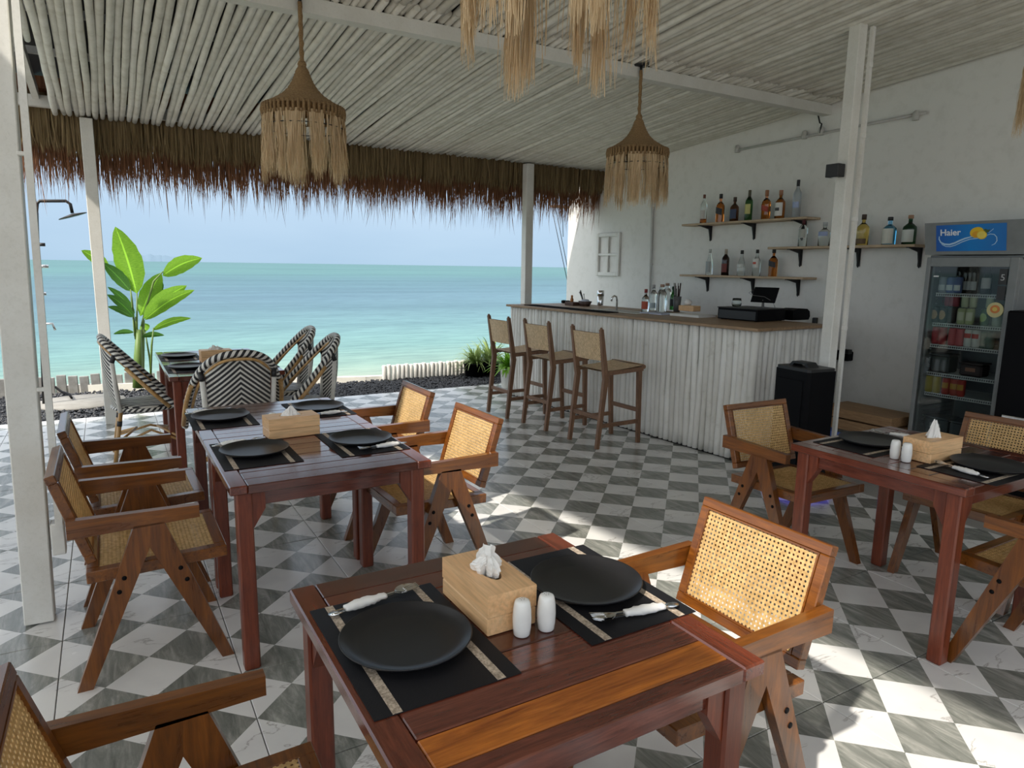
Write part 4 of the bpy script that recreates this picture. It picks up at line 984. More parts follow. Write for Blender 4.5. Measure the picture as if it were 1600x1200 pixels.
p=bz(1030,490); o=MB().box((0,0,.006),(.20,.30,.012)).build('paper_sheet',mat('paper_blue',(.50,.54,.66),.7),loc=(p.x-.04,p.y-.02,BH),rot=(0,0,BR)); tag(o,'bluish sheet of paper under the bottles on the bar','paper')
p=bz(1085,494); o=MB().box((0,0,.011),(.24,.36,.022)).build('menu_stack',M_WHITEP,loc=(p.x-.035,p.y-.01,BH),rot=(0,0,BR)); tag(o,'stack of white menus under the small wooden box','menus')
c0=bz(1187,503)-E1*.055-E2*.01; c1=bz(1122,491)
yl=(c1-c0).length
t=thing('cash_drawer','black cash drawer at the near corner of the bar','cash drawer',c0+E2*.0+E1*.0,BR)
MB().box((.20,.215,.055),(.40,.43,.100),bev=.005).build('drawer_body',M_BLACKP,t); MB().box((.20,.215,.108),(.41,.44,.008),bev=.002).build('lid',M_BLACK,t); MB().box((-.001,.215,.05),(.004,.40,.075),bev=.001).build('drawer_front',M_BLACK,t)
for a_ in (.03,.37):
    for b__ in (.03,.40): MB().lathe([(.012,0),(.012,.006)],c=(a_,b__,0),n=10).build('foot',M_BLACK,t)
sd=at(1187,478,Z=BH+.11); sd=c0+E1*.23+E2*.12
t=thing('tablet_stand','black tablet on a tilting stand on top of the cash drawer','tablet',(sd.x,sd.y,BH+.112),BR+.15)
MB().lathe([(.055,0),(.055,.006),(.012,.012),(.010,.07)],n=20).build('stand',M_GREYP,t)
MB().box((.02,0,.115),(.010,.235,.150),rot=(0,.45,0),bev=.004).build('tablet',M_BLACKP,t)
MB().tube([(-.01,.10,.155),(-.03,.13,.13),(-.02,.10,.11),(-.02,-.02,.10),(0,-.09,.06),(.02,-.11,0)],.0022,6).build('cable',M_GREYP,t)
gp=c0+E1*.17+E2*.36
t=thing('drinking_glass','clear tumbler standing on the cash drawer','glass',(gp.x,gp.y,BH+.113)); MB().lathe([(0,0),(.036,0),(.044,.02),(.042,.05),(.038,.075),(.036,.075),(.040,.05),(.041,.02),(.034,.008),(0,.008)],n=28,close=False).build('tumbler',G['clear'],t)
pp=c0+E1*.62+E2*.07
t=thing('receipt_printer','rounded black receipt printer behind the cash drawer','printer',(pp.x,pp.y,BH),BR)
MB().prism([(-.11,0),(.13,0),(.15,.03),(.14,.075),(.10,.10),(-.02,.105),(-.11,.09)],-.07,.08,Matrix(((1,0,0,0),(0,0,1,0),(0,1,0,0),(0,0,0,1)))).build('printer_body',M_BLACKP,t)
MB().box((.11,0,.06),(.07,.13,.03),bev=.01).build('printer_front',M_BLACK,t)
# left group
def lathe_thing(name,label,cat,p,prof,mt,part_='body',n=24,**k):
    t=thing(name,label,cat,p,**k); MB().lathe(prof,n=n,close=False).build(part_,mt,t); return t
pA=bz(938,477); t=lathe_thing('cocktail_shaker','brushed steel cocktail shaker tin on the bar','shaker',pA,[(0,0),(.035,0),(.037,.01),(.042,.155),(.040,.155),(.034,.008),(0,.008)],M_STEEL); 
MB().lathe([(.041,.11),(.043,.14),(.041,.175),(.037,.178)],n=24).build('upper_tin',M_STEEL,t)
pB=bz(914,478)
t=thing('utensil_bowl','dark bowl holding bar tools, beside the steel shaker','bowl',pB); MB().lathe([(0,0),(.05,0),(.075,.055),(.072,.055),(.048,.006),(0,.006)],n=24,close=False,sc=(1,1.25)).build('bowl',lab((.07,.04,.03)),t)
MB().lathe([(0,.02),(.06,.05),(.04,.075),(.0,.08)],n=12,close=False).build('cloth',lab((.55,.58,.66)),t)
for i,(dx,dy,l) in enumerate(((-.03,.05,.16),(.0,.07,.18),(.02,.03,.14),(-.04,.02,.17))): MB().tube([(dx*.3,dy*.3,.03),(dx,dy+.03,l)],.006,8).build('tool_handle',M_BLACK if i%2 else M_STEEL,t)
pC=bz(895,477)
t=thing('tool_tray','low dark tray with a small wooden muddler near the end of the bar','tray',pC,BR); MB().box((0,0,.02),(.12,.16,.04),bev=.004).build('tray_box',lab((.08,.04,.025)),t); MB().lathe([(0,.03),(.018,.03),(.02,.07),(.012,.09),(.014,.115),(0,.12)],c=(0,.02,0),n=14,close=False).build('muddler',lab((.45,.18,.05)),t)
pD=bz(884,474); t=thing('sunglasses','dark sunglasses lying at the far end of the bar','sunglasses',pD,BR)
for s in(-1,1): MB().lathe([(0,0),(.03,.004),(.034,.02),(.03,.036),(0,.04)],c=(0,s*.04,0),n=16,close=False).build('lens',M_BLACKP,t)
MB().box((0,0,.024),(.008,.03,.006)).build('bridge',M_BLACK,t)
q=BC+E1*.13+E2*2.55
t=thing('bar_mat','long black rubber bar mat along the counter top','mat',(q.x,q.y,BH),BR); MB().box((0,0,.004),(.17,1.45,.008),bev=.002).build('mat_sheet',mat('black_rubber',(.008,.008,.008),.95,spec=.05),t)
q=BC+E1*.36+E2*1.95
t=thing('bar_sink','steel sink set into the counter with bent tap','sink',(q.x,q.y,BH),BR)
m=MB(); fr=frame_mb(.30,.75,.03,.006); fr.v=[(x,y,z+.003) for x,y,z in fr.v]; fr.build('sink_rim',M_STEEL,t); MB().box((0,0,.001),(.24,.69,.002)).build('basin',lab((.50,.49,.46)),t)
MB().tube([(.10,.18,.0),(.10,.18,.11),(.09,.18,.145),(.06,.18,.155),(.03,.18,.14),(.02,.18,.10)],.010,10).build('tap',M_STEEL,t)
# back worktop behind the bar
t=thing('back_worktop','low pale worktop against the wall behind the bar','worktop',(5.62,5.4,0)); MB().box((0,0,.95),(.46,2.6,.03),bev=.004).build('top',lab((.42,.36,.32)),t); MB().box((0.01,0,.47),(.42,2.5,.93)).build('cabinet',M_WALL,t)

# ================================================================== FRIDGE
FX=5.25; FY0,FY1=2.295,2.90; FD=.58; FH=1.90; YC=(FY0+FY1)/2; FW_=FY1-FY0
fr=thing('drinks_fridge','tall grey glass door drinks fridge with blue lemon header panel','fridge',(FX,YC,0))
def fbx(name,x0,x1,y0,y1,z0,z1,mt,parent=fr,bev=.003,label=None): return MB().box(((x0+x1)/2,(y0+y1)/2,(z0+z1)/2),(x1-x0,y1-y0,z1-z0),bev=bev).build(name,mt,parent,label=label)
W2=FW_/2
fbx('side_panel',.04,FD,-W2,-W2+.04,.10,1.66,M_FRIDGE); fbx('side_panel',.04,FD,W2-.04,W2,.10,1.66,M_FRIDGE); fbx('back_panel',FD-.04,FD,-W2+.04,W2-.04,.10,1.66,M_FRIDGE_IN)
fbx('floor_panel',.04,FD,-W2+.04,W2-.04,.28,.33,M_FRIDGE_IN); fbx('base',.03,FD,-W2,W2,.04,.28,M_FRIDGE)
for i in range(16): fbx('grille_bar',.018,.03,-W2+.04+i*.031,-W2+.055+i*.031,.10,.25,M_GREYP,bev=0)
for s in(-1,1): 
    for xx_ in (.08,.5): MB().lathe([(.02,0),(.02,.045)],c=(xx_,s*(W2-.06),0),n=10).build('foot',M_BLACK,fr)
fbx('roof_panel',.04,FD,-W2,W2,1.64,1.67,M_FRIDGE)
hd=MB(); a0,a1=1.675,1.905
hd.add([(.0,-W2-.02,a0),(.0,W2+.02,a0),(-.05,-W2-.02,a1-.005),(-.05,W2+.02,a1-.005),(FD-.02,-W2-.02,a0),(FD-.02,W2+.02,a0),(FD-.02,-W2-.02,a1),(FD-.02,W2+.02,a1)],[(0,2,3,1),(4,5,7,6),(0,4,6,2),(1,3,7,5),(2,6,7,3),(0,1,5,4)]); hd.build('header',M_FRIDGE,fr)
# printed header: plane leaning with the header face, local frame (u to the right = -y, v up)
hp=bpy.data.objects.new('header_panel',None)
def blue_build(nt,b):
    v=coord(nt,'Generated'); s=nt.nodes.new('ShaderNodeSeparateXYZ'); nt.links.new(v,s.inputs[0])
    r=ramp(nt,[(0,(.01,.10,.42)),(.5,(.0,.20,.58)),(1,(.01,.16,.50))]); nt.links.new(s.outputs['X'],r.inputs[0]); nt.links.new(r.outputs[0],b.inputs['Base Color'])
M_BLUEP=mat('header_blue',rough=.35,build=blue_build)
lean=math.atan2(.05,a1-a0)
pw,ph=.455,.185
Mh=Matrix(((0,0,-1,0),(-1,0,0,0),(0,1,0,0),(0,0,0,1)))  # local x-> -y, y-> z, z-> -x
hpanel=MB().box((0,0,0),(pw,ph,.004)).build('header_print',M_BLUEP,fr)
R=Matrix.Translation((-.028,.012,(a0+a1)/2))@Matrix.Rotation(-lean,4,'Y')@Mh
hpanel.matrix_local=R
def flat(poly,z,mt,name): return MB().prism(poly,z,z+.0015).build(name,mt,hpanel)
def ell(cx,cy,rx,ry,n=28,rot=0): return [(cx+rx*math.cos(2*PI*i/n)*math.cos(rot)-ry*math.sin(2*PI*i/n)*math.sin(rot),cy+rx*math.cos(2*PI*i/n)*math.sin(rot)+ry*math.sin(2*PI*i/n)*math.cos(rot)) for i in range(n)]
M_LEM=lab((.80,.52,.02)); M_LEM2=lab((.85,.68,.12)); M_LEAFP=lab((.06,.12,.04)); M_SPL=lab((.45,.66,.85)); M_LEMO=lab((.75,.36,.02))
flat(ell(.045,.035,.045,.036,rot=.3),.002,M_LEM,'lemon'); flat(ell(.045,.022,.030,.022),.0022,M_LEMO,'lemon_shade'); flat(ell(.077,.018,.033,.030),.0042,M_LEM,'lemon_rind'); flat(ell(.077,.018,.027,.0245),.0060,M_LEM2,'lemon_slice')
flat([(.085,.052),(.10,.058),(.115,.050),(.13,.054),(.12,.036),(.105,.030),(.098,.040)],.0044,M_LEAFP,'lemon_leaf')
def ribbon(pts,w,name):
    m=MB(); V=[]
    for i,(x,y) in enumerate(pts):
        a=pts[max(i-1,0)]; b=pts[min(i+1,len(pts)-1)]; d=Vector((b[0]-a[0],b[1]-a[1])).normalized(); ww=w*(.35+.65*math.sin(PI*(i+.5)/len(pts)))
        V+= [(x-d.y*ww,y+d.x*ww,.0035),(x+d.y*ww,y-d.x*ww,.0035)]
    m.add(V,[(2*i+1,2*i,2*i+2,2*i+3) for i in range(len(pts)-1)]); return m.build(name,M_SPL,hpanel)
ribbon([(-.205,.015),(-.207,-.005),(-.195,-.028),(-.17,-.042),(-.135,-.045),(-.10,-.035),(-.065,-.018),(-.03,-.004),(.0,.004),(.03,.010)],.006,'splash')
ribbon([(-.20,-.015),(-.185,-.045),(-.16,-.058),(-.13,-.060),(-.095,-.050),(-.05,-.028),(0,-.010),(.05,-.006),(.09,.004)],.003,'splash')
ribbon([(.10,.010),(.13,.022),(.155,.018),(.170,.0),(.172,-.025),(.160,-.045),(.14,-.055)],.003,'splash')
ribbon([(.12,.03),(.145,.052),(.150,.058)],.002,'splash')
cu=bpy.data.curves.new('brand_lettering','FONT'); cu.body='Haier'; cu.size=.062; cu.extrude=.0008; cu.offset=.0011
to=bpy.data.objects.new('lettering_tmp',cu); COL.objects.link(to); bpy.context.view_layer.update()
me=bpy.data.meshes.new_from_object(to.evaluated_get(bpy.context.evaluated_depsgraph_get())); bpy.data.objects.remove(to,do_unlink=True)
me.materials.clear(); lt=place('lettering',me,lab((.80,.82,.85)),hpanel,(-.200,.020,.003))
# door with glass
dr=bpy.data.objects.new('door',None); COL.objects.link(dr); dr.parent=fr
dz0,dz1=.30,1.655
def dbx(name,x0,x1,y0,y1,z0,z1,mt,bev=.003): return MB().box(((x0+x1)/2,(y0+y1)/2,(z0+z1)/2),(x1-x0,y1-y0,z1-z0),bev=bev).build(name,mt,dr)
dbx('door_frame',-.005,.035,-W2,-W2+.055,dz0,dz1,M_FRIDGE); dbx('door_frame',-.005,.035,W2-.030,W2,dz0,dz1,M_FRIDGE)
dbx('door_frame',-.005,.035,-W2+.055,W2-.030,dz0,dz0+.055,M_FRIDGE); dbx('door_frame',-.005,.035,-W2+.055,W2-.030,dz1-.065,dz1,M_FRIDGE)
def pane_build(nt,b):
    tr=nt.nodes.new('ShaderNodeBsdfTransparent'); tr.inputs['Color'].default_value=(.86,.90,.89,1); gl=nt.nodes.new('ShaderNodeBsdfGlossy'); gl.inputs['Roughness'].default_value=.03
    fr_=nt.nodes.new('ShaderNodeFresnel'); fr_.inputs['IOR'].default_value=1.35; ms=nt.nodes.new('ShaderNodeMixShader')
    nt.links.new(fr_.outputs[0],ms.inputs[0]); nt.links.new(tr.outputs[0],ms.inputs[1]); nt.links.new(gl.outputs[0],ms.inputs[2]); nt.links.new(ms.outputs[0],nt.nodes['Material Output'].inputs['Surface'])
M_PANE=mat('door_glass',(.9,.95,.95),.02,build=pane_build)
dbx('glass_pane',.008,.014,-W2+.05,W2-.025,dz0+.05,dz1-.06,M_PANE,bev=0)
def sticker(y,z,w,h,mt,name): return dbx(name,.003,.0065,y-w/2,y+w/2,z-h/2,z+h/2,mt,0)
yr=-W2+.055
sticker(yr+.035,1.525,.050,.105,M_BLACK,'price_sticker'); sticker(yr+.035,1.415,.050,.095,M_BLACK,'price_sticker')
def lpoly(pts,mt,name): 
    m=MB(); m.prism([(y,z) for y,z in pts],-.002,.003,Matrix(((0,0,1,0),(1,0,0,0),(0,1,0,0),(0,0,0,1)))); return m.build(name,mt,dr)
cu=bpy.data.curves.new('sticker_lettering','FONT'); cu.body='5'; cu.size=.06; cu.extrude=.0006
to=bpy.data.objects.new('lettering_tmp',cu); COL.objects.link(to); bpy.context.view_layer.update()
me=bpy.data.meshes.new_from_object(to.evaluated_get(bpy.context.evaluated_depsgraph_get())); bpy.data.objects.remove(to,do_unlink=True); me.materials.clear(); me.materials.append(lab((.5,.5,.5)))
o=bpy.data.objects.new('lettering',me); COL.objects.link(o); o.parent=dr; o.matrix_local=Matrix.Translation((.002,yr+.050,1.50))@Mh
c=(yr+.055,1.30); lpoly(ell(c[0],c[1],.052,.052,24),lab((.55,.50,.25)),'energy_sticker'); 
o=MB().prism([(y,z) for y,z in ell(c[0],c[1]+.005,.030,.028,20)],-.004,.0,Matrix(((0,0,1,0),(1,0,0,0),(0,1,0,0),(0,0,0,1)))).build('energy_sticker',lab((.60,.20,.05)),dr)
o=MB().prism([(y,z) for y,z in ell(c[0],c[1]+.005,.016,.014,20)],-.006,-.003,Matrix(((0,0,1,0),(1,0,0,0),(0,1,0,0),(0,0,0,1)))).build('energy_sticker',lab((.65,.50,.12)),dr)
sticker(W2-.075,1.52,.035,.010,lab((.7,.7,.7)),'logo_badge')
dbx('handle',-.025,-.004,-W2+.008,-W2+.030,.35,1.30,M_FRIDGE,.005)
# wire shelves
SZ=[at(1500,460,X=5.34).z,at(1500,508,X=5.34).z,at(1500,542.5,X=5.34).z,at(1500,588,X=5.34).z,at(1500,621,X=5.34).z]
for z in SZ:
    m=MB(); m.box((.075,0,z+.004),(.004,FW_-.10,.004)); m.box((.075,0,z-.016),(.004,FW_-.10,.004)); m.box((.50,0,z-.006),(.004,FW_-.10,.004))
    for i in range(34): y=-W2+.055+i*(FW_-.11)/33; m.box((.075,y,z-.006),(.003,.003,.022)); m.box((.29,y,z),(.43,.003,.003))
    m.build('wire_shelf',lab((.75,.75,.75)),fr)
for i in range(36):
    z=.40+i*.034; MB().box((.30,W2-.046,z),(.40,.012,.008)).build('side_rib',M_FRIDGE_IN,fr)
CAN_PROF=[(0,.004),(.022,.004),(.026,0),(.029,.006),(.033,.014),(.033,.103),(.029,.112),(.0265,.117),(.025,.115),(0,.113)]
CANM={}
def can(y,z,x,col,label,top=(.55,.55,.55),deco=None,h=1.0,rr=.86,kind='drink_can',grp='cans in the drinks fridge'):
    t=thing(kind,label,'can',(FX+x,YC+y,z),0,grp)
    key=(col,h,rr)
    if key not in CANM:
        me=MB().lathe([(r*rr,zz*h) for r,zz in CAN_PROF],n=20,close=False).mesh('can_body'); me.materials.append(lab(col)); CANM[key]=me
    place('can_body',CANM[key],None,t); MB().lathe([(.0255*rr,.117*h),(.027*rr,.1195*h),(.0235*rr,.1195*h),(.022*rr,.115*h)],n=16).build('rim',M_STEEL,t)
    if deco:
        m=MB(); V=[]
        z0,z1=deco[1]; 
        for i in range(9):
            a=PI-.9+1.8*i/8; hh=(z1-z0)*(math.sin(PI*i/8)**.5 if deco[2] else 1)/2; zm=(z0+z1)/2; rq=.0335*rr; V+=[(rq*math.cos(a),rq*math.sin(a),(zm-hh)*h),(rq*math.cos(a),rq*math.sin(a),(zm+hh)*h)]
        m.add(V,[(2*i,2*i+2,2*i+3,2*i+1) for i in range(8)],True); m.build('printed_mark',lab(deco[0]),t)
def yat(px,py,x=.12): return at(px,py,X=FX+x).y-YC
for i,px in enumerate((1473,1485,1497)): can(yat(px,450),SZ[0]+.006,.12,(.10,.14,.32) if i else (.35,.37,.42),('white and navy can on the top fridge shelf, %s'%('first of three','middle of three','last of three')[i]),deco=((.65,.66,.68),(.02,.06),False))
for i,px in enumerate((1506,1513,1520)):
    bottle((FX+.20,YC+yat(px+1,450,.20),SZ[0]+.006),.25,.026,'round','dark','slim dark beer bottle on the top fridge shelf, %s of three'%('first','second','third')[i],lc=(.40,.40,.42),cap=(.4,.4,.4),lh=(.1,.35),group='beer bottles on the top fridge shelf',caph=.06)
for i,px in enumerate((1478,1489,1499)):
    bottle((FX+.38,YC+yat(px,440,.38),SZ[0]+.006),.27,.03,'round','dark','dark beer bottle in the back row of the top fridge shelf, %s of three'%('first','second','third')[i],lc=None,cap=(.5,.5,.5),group='beer bottles in the back row of the top fridge shelf',caph=.05)
bottle((FX+.16,YC+yat(1541,452,.16),SZ[0]+.006),.25,.034,'taper','clear','tall clear bottle at the right end of the top fridge shelf',lc=(.45,.40,.40),cap=(.35,.18,.18),group='bottles in the fridge')
z=SZ[1]+.006
for i,px in enumerate((1463.5,1476)): can(yat(px,497),z,.10,(.012,.012,.014),'black can with round copper emblem, %s of two, on the second fridge shelf'%('first','second')[i],deco=((.42,.24,.12),(.025,.095),True))
can(yat(1487,497,.12),z,.12,(.03,.015,.015),'plain black can beside the copper emblem cans')
for i,px in enumerate((1504,1517.5)): can(yat(px,500),z,.10,(.42,.46,.25),'pale green can, %s of two, on the second fridge shelf'%('first','second')[i],deco=((.62,.60,.45),(.03,.09),False))
can(yat(1540,502),z,.10,(.05,.10,.05),'dark green can with crescent mark on the second fridge shelf',deco=((.35,.45,.15),(.03,.09),True)); can(yat(1557,504,.12),z,.12,(.40,.42,.36),'grey green can at the end of the second fridge shelf')
for i,px in enumerate((1468,1481,1488,1494)): can(yat(px,472,.2),z+.121,.20,(.36,.045,.07),'small red can stacked above the black cans, %s from the hinge side'%('first','second','third','fourth')[i],h=.72,rr=.72)
for i,px in enumerate((1508,1521,1547)): can(yat(px,475,.14),z+.121,.14,(.48,.50,.34),'pale can stacked above the green cans, %s'%('first','second','third')[i],h=.72,rr=.74)
z=SZ[2]+.006
for i,px in enumerate((1464,1475,1490,1502)): can(yat(px,530),z,.10,((.36,.02,.03) if i<2 else (.50,.09,.10)),'%s can on the third fridge shelf, %s of the reds'%('deep red' if i<2 else 'light red',('first','second','third','fourth')[i]),h=1.1)
for i,px in enumerate((1515,1527)): can(yat(px,532),z,.10,(.60,.58,.55),'white can with red lettering on the third fridge shelf, %s of two'%('first','second')[i],deco=((.5,.06,.05),(.06,.09),False),h=1.1)
for i,px in enumerate((1538,1547)): can(yat(px,535,.12),z,.12,(.12,.17,.14),'grey green can on the third fridge shelf, %s of two'%('first','second')[i])
z=SZ[3]+.006
def tub(px,py,x,w,d,h,z,col,label,mark=None):
    t=thing('plastic_tub',label,'tub',(FX+x,YC+yat(px,py,x),z),0,'tubs in the drinks fridge'); MB().box((0,0,h/2),(d,w,h),bev=.012).build('tub_body',lab(col),t); MB().box((0,0,h+.004),(d+.012,w+.012,.012),bev=.004).build('lid',lab(tuple(c*1.5 for c in col)),t)
    if mark: MB().box((-d/2-.001,0,h*.55),(.002,w*.45,h*.3)).build('marking',lab(mark),t)
tub(1474,578,.16,.13,.14,.13,z,(.035,.04,.04),'dark translucent tub on the fourth fridge shelf'); tub(1522,582,.16,.15,.12,.09,z,(.03,.02,.02),'dark pack with pink lettering on the fourth fridge shelf',(.28,.12,.08))
z=SZ[4]+.006
for i,px in enumerate((1453,1465)): can(yat(px,611),z,.10,(.38,.28,.03),'gold can on the lowest wire shelf of the fridge, %s of two'%('first','second')[i],h=1.05)
for i,px in enumerate((1479,1492,1503)): can(yat(px,614),z,.10,(.36,.03,.02),'red can with gold stripe on the lowest wire shelf, %s of three'%('first','second','third')[i],deco=((.45,.22,.03),(.045,.085),False),h=1.05)
z=.332
tub(1472,644,.18,.17,.16,.13,z,(.07,.08,.09),'grey plastic tub with label in the bottom of the fridge',(.30,.30,.30)); tub(1515,650,.20,.19,.16,.12,z,(.06,.07,.08),'plain grey plastic tub in the bottom of the fridge')
# black cabinet at the edge of the picture
t=thing('black_cabinet','tall black cabinet beside the fridge, cut by the right picture edge','cabinet',(5.30,1.99,0)); MB().box((0,0,.66),(.5,.5,1.30),bev=.01).build('cabinet_body',M_BLACKP,t); MB().box((-.255,.12,.62),(.012,.16,.02),bev=.004).build('handle',M_STEEL,t)

# ================================================================== SPEAKER, CRATES, WALL THINGS
SPX,SPY=4.03,2.93
pp=at(1262,571,Z=.93)
t=thing('loudspeaker','large black portable loudspeaker standing between bar and right table','speaker',(4.27,3.02,0),.0)
Ms=[(-.17,-.15),(.17,-.15),(.19,.02),(.10,.17),(-.10,.17),(-.19,.02)]
t.location=(4.10,3.02,0); t.rotation_euler=(0,0,-.12)
SPH=.88
m=MB(); poly=[(-.12,-.15),(-.10,-.17),(.12,-.17),(.14,-.15),(.14,.12),(.12,.14),(-.10,.14),(-.12,.12)]
m.prism(poly,.02,SPH); n0=len(m.v); m.build('speaker_cabinet',M_BLACKP,t)
MB().prism([(x*.96,y*.96) for x,y in poly],SPH,SPH+.02).build('top_cap',M_BLACK,t)
MB().prism([(-.09,SPH+.02),(-.06,SPH+.05),(.06,SPH+.05),(.09,SPH+.02),(.06,SPH+.02),(.045,SPH+.038),(-.045,SPH+.038),(-.06,SPH+.02)],-.04,.05,Matrix(((0,0,1,0),(1,0,0,0),(0,1,0,0),(0,0,0,1)))).build('carry_handle',M_BLACK,t)
MB().box((-.122,-.015,.45),(.006,.22,.74),bev=.002).build('grille',M_BLACKP,t)
for dx in(-.09,.11):
    for dy in(-.13,.10): MB().lathe([(.02,0),(.02,.02)],c=(dx,dy,0),n=8).build('foot',M_BLACK,t)
def _glow(nt,b):
    b.inputs['Emission Color'].default_value=(.10,.06,.85,1); b.inputs['Emission Strength'].default_value=.9
MB().box((.01,-.015,.035),(.30,.34,.022),bev=.004).build('light_strip',mat('violet_light',(.05,.03,.3),.5,build=_glow),t,label='violet glowing strip at the foot of the speaker')
# crates
cy=3.33
t=thing('blue_crate','blue plastic crate on the floor beside the speaker under the wooden boards','crate',(5.33,3.51,0)); m=MB()
for s in(-1,1):
    for zz in (.03,.12,.21): m.box((s*.17,0,zz),(.02,.44,.045),bev=.003); m.box((0,s*.21,zz),(.36,.02,.045),bev=.003)
    for yy_ in (-.2,0,.2): m.box((s*.17,yy_,.125),(.024,.03,.25),bev=.002)
m.box((0,0,.01),(.34,.42,.02)); m.build('crate_body',M_BLUEC,t)
t=thing('blue_crate','darker blue plastic crate close to the fridge under the wooden boards','crate',(5.35,3.10,0)); MB().box((0,0,.12),(.30,.34,.24),bev=.01).build('crate_body',lab((.01,.05,.16)),t); MB().box((-.155,0,.2),(.012,.3,.03),bev=.003).build('crate_rim',lab((.015,.07,.22)),t)
for i,(z_,h_,l_) in enumerate(((.30,.085,'lower flat wooden case lying on the blue crates'),(.392,.075,'upper flat wooden case lying on the blue crates'))):
    o=MB().box((0,0,0),(.36,.66-.03*i,h_),bev=.004).build('wooden_case',M_CRATEW,loc=(5.34,3.29,z_),rot=(0,0,-.02*i)); tag(o,l_,'case','flat wooden cases')
# wall conduit with lamp holders
ya,yb_=at(1150,235,X=X_WALL-.03),at(1447,176,X=X_WALL-.03)
zc_=(ya.z+yb_.z)/2
t=thing('wall_conduit','white horizontal conduit pipe high on the back wall','conduit',(X_WALL-.03,(ya.y+yb_.y)/2,zc_))
L=abs(ya.y-yb_.y); MB().tube([(0,-L/2,(yb_.z-zc_)),(0,L/2,(ya.z-zc_))],.012,10).build('pipe',lab((.50,.49,.47)),t)
for px,py in ((1152,233),(1257,211),(1283,205),(1431,181)):
    q=at(px,py,X=X_WALL-.03); MB().lathe([(.026,-.035),(.027,0),(.023,.03),(.010,.042)],c=(0,q.y-(ya.y+yb_.y)/2,q.z-zc_),n=12).build('fitting',lab((.52,.51,.48)),t)
q0=at(1278,168,X=X_WALL-.05);q1=at(1281,192,X=X_WALL-.05);q2=at(1281,208,X=X_WALL-.05)
o=MB().tube([q0,(q0.x,q0.y-.01,(q0.z+q1.z)/2),q1,(q1.x,q1.y-.02,q1.z-.01),q2],.007,8).build('black_cable',M_BLACK); tag(o,'short black cable hooked over the wall conduit','cable')
o=MB().tube([(X_WALL-.03,6.62,zc(6.6)),(X_WALL-.03,6.56,1.1)],.014,10).build('vertical_conduit',lab((.55,.55,.53))); tag(o,'thin vertical white conduit on the wall left of the shelves','conduit')
for zz in (2.3,1.6): MB().box((X_WALL-.022,6.59,zz),(.03,.05,.02)).build('clip',M_WHITEP,o)
# decorative window frame
ps=[at(936,364,X=X_WALL-.02),at(972,364,X=X_WALL-.02),at(967,433,X=X_WALL-.02),at(931,429,X=X_WALL-.02)]
yc=sum(p.y for p in ps)/4; zcn=sum(p.z for p in ps)/4; ww=.49; hh=.565
t=thing('decorative_window_frame','small white four light window frame hung on the wall','frame',(X_WALL-.034,yc,zcn))
for s in(-1,1): MB().box((0,s*(ww/2-.025),0),(.03,.05,hh),bev=.004).build('stile',M_POST,t); MB().box((0,0,s*(hh/2-.025)),(.028,ww-.1,.05),bev=.004).build('rail',M_POST,t)
MB().box((0,0,0),(.024,.03,hh-.1),bev=.003).build('glazing_bar',M_POST,t); MB().box((0,0,.0),(.026,ww-.1,.03),bev=.003).build('glazing_bar',M_POST,t)
# lamp box on the tall post
q=at(1307,267,X=4.30); t=thing('wall_lamp','small black cube lamp fixed to the tall white post','lamp',(4.29,3.045,q.z)); MB().box((0,0,0),(.075,.095,.085),bev=.003).build('housing',M_BLACK,t); MB().lathe([(.022,-.0455),(.022,-.043)],n=14).build('lens',M_STEEL,t)
# sockets and cables beside the post
q=at(1283,502,X=X_WALL-.02); t=thing('wall_socket','white wall socket with black plug behind the bar end','socket',q); MB().box((0,0,0),(.02,.12,.08),bev=.003).build('plate',M_WHITEP,t); MB().box((-.03,.045,.0),(.04,.04,.065),bev=.005).build('plug',M_BLACK,t)
q=at(1278,552,X=5.83); o=MB().box(q,(.08,.18,.17),bev=.006).build('power_adapter',M_BLACKP); tag(o,'black adapter box hanging between bar and tall post','adapter')
a=at(1275,508,X=5.82); b_=at(1272,530,X=5.82); c_=at(1280,545,X=5.82); MB().tube([a,b_,c_],.005,6).build('cable',M_BLACK,o)
q=at(1314,555,X=5.83); o=MB().box(q,(.08,.20,.085),bev=.008).build('extension_socket',M_BLACKP); tag(o,'black extension socket with cables right of the tall post','extension socket')
MB().box(at(1322,549,X=5.80),(.05,.09,.04),bev=.004).build('plug',M_BLACK,o)
# outside bracket with wires past the wall end
q=at(876,323,Y=8.47); t=thing('bracket_with_wires','rusty bracket with hanging wires outside the end of the wall','bracket',q)
MB().box((.08,0,0),(.46,.11,.035),bev=.004).build('arm',lab((.16,.10,.07)),t)
for (xa,xb_,yb2) in ((862,893,470),(868,894,455),(879,880,370)):
    A_=at(xa,325,Y=8.47); B_=at(xb_,yb2,Y=8.47); MB().tube([A_-q,B_-q],.005,5).build('wire',M_BLACK,t)

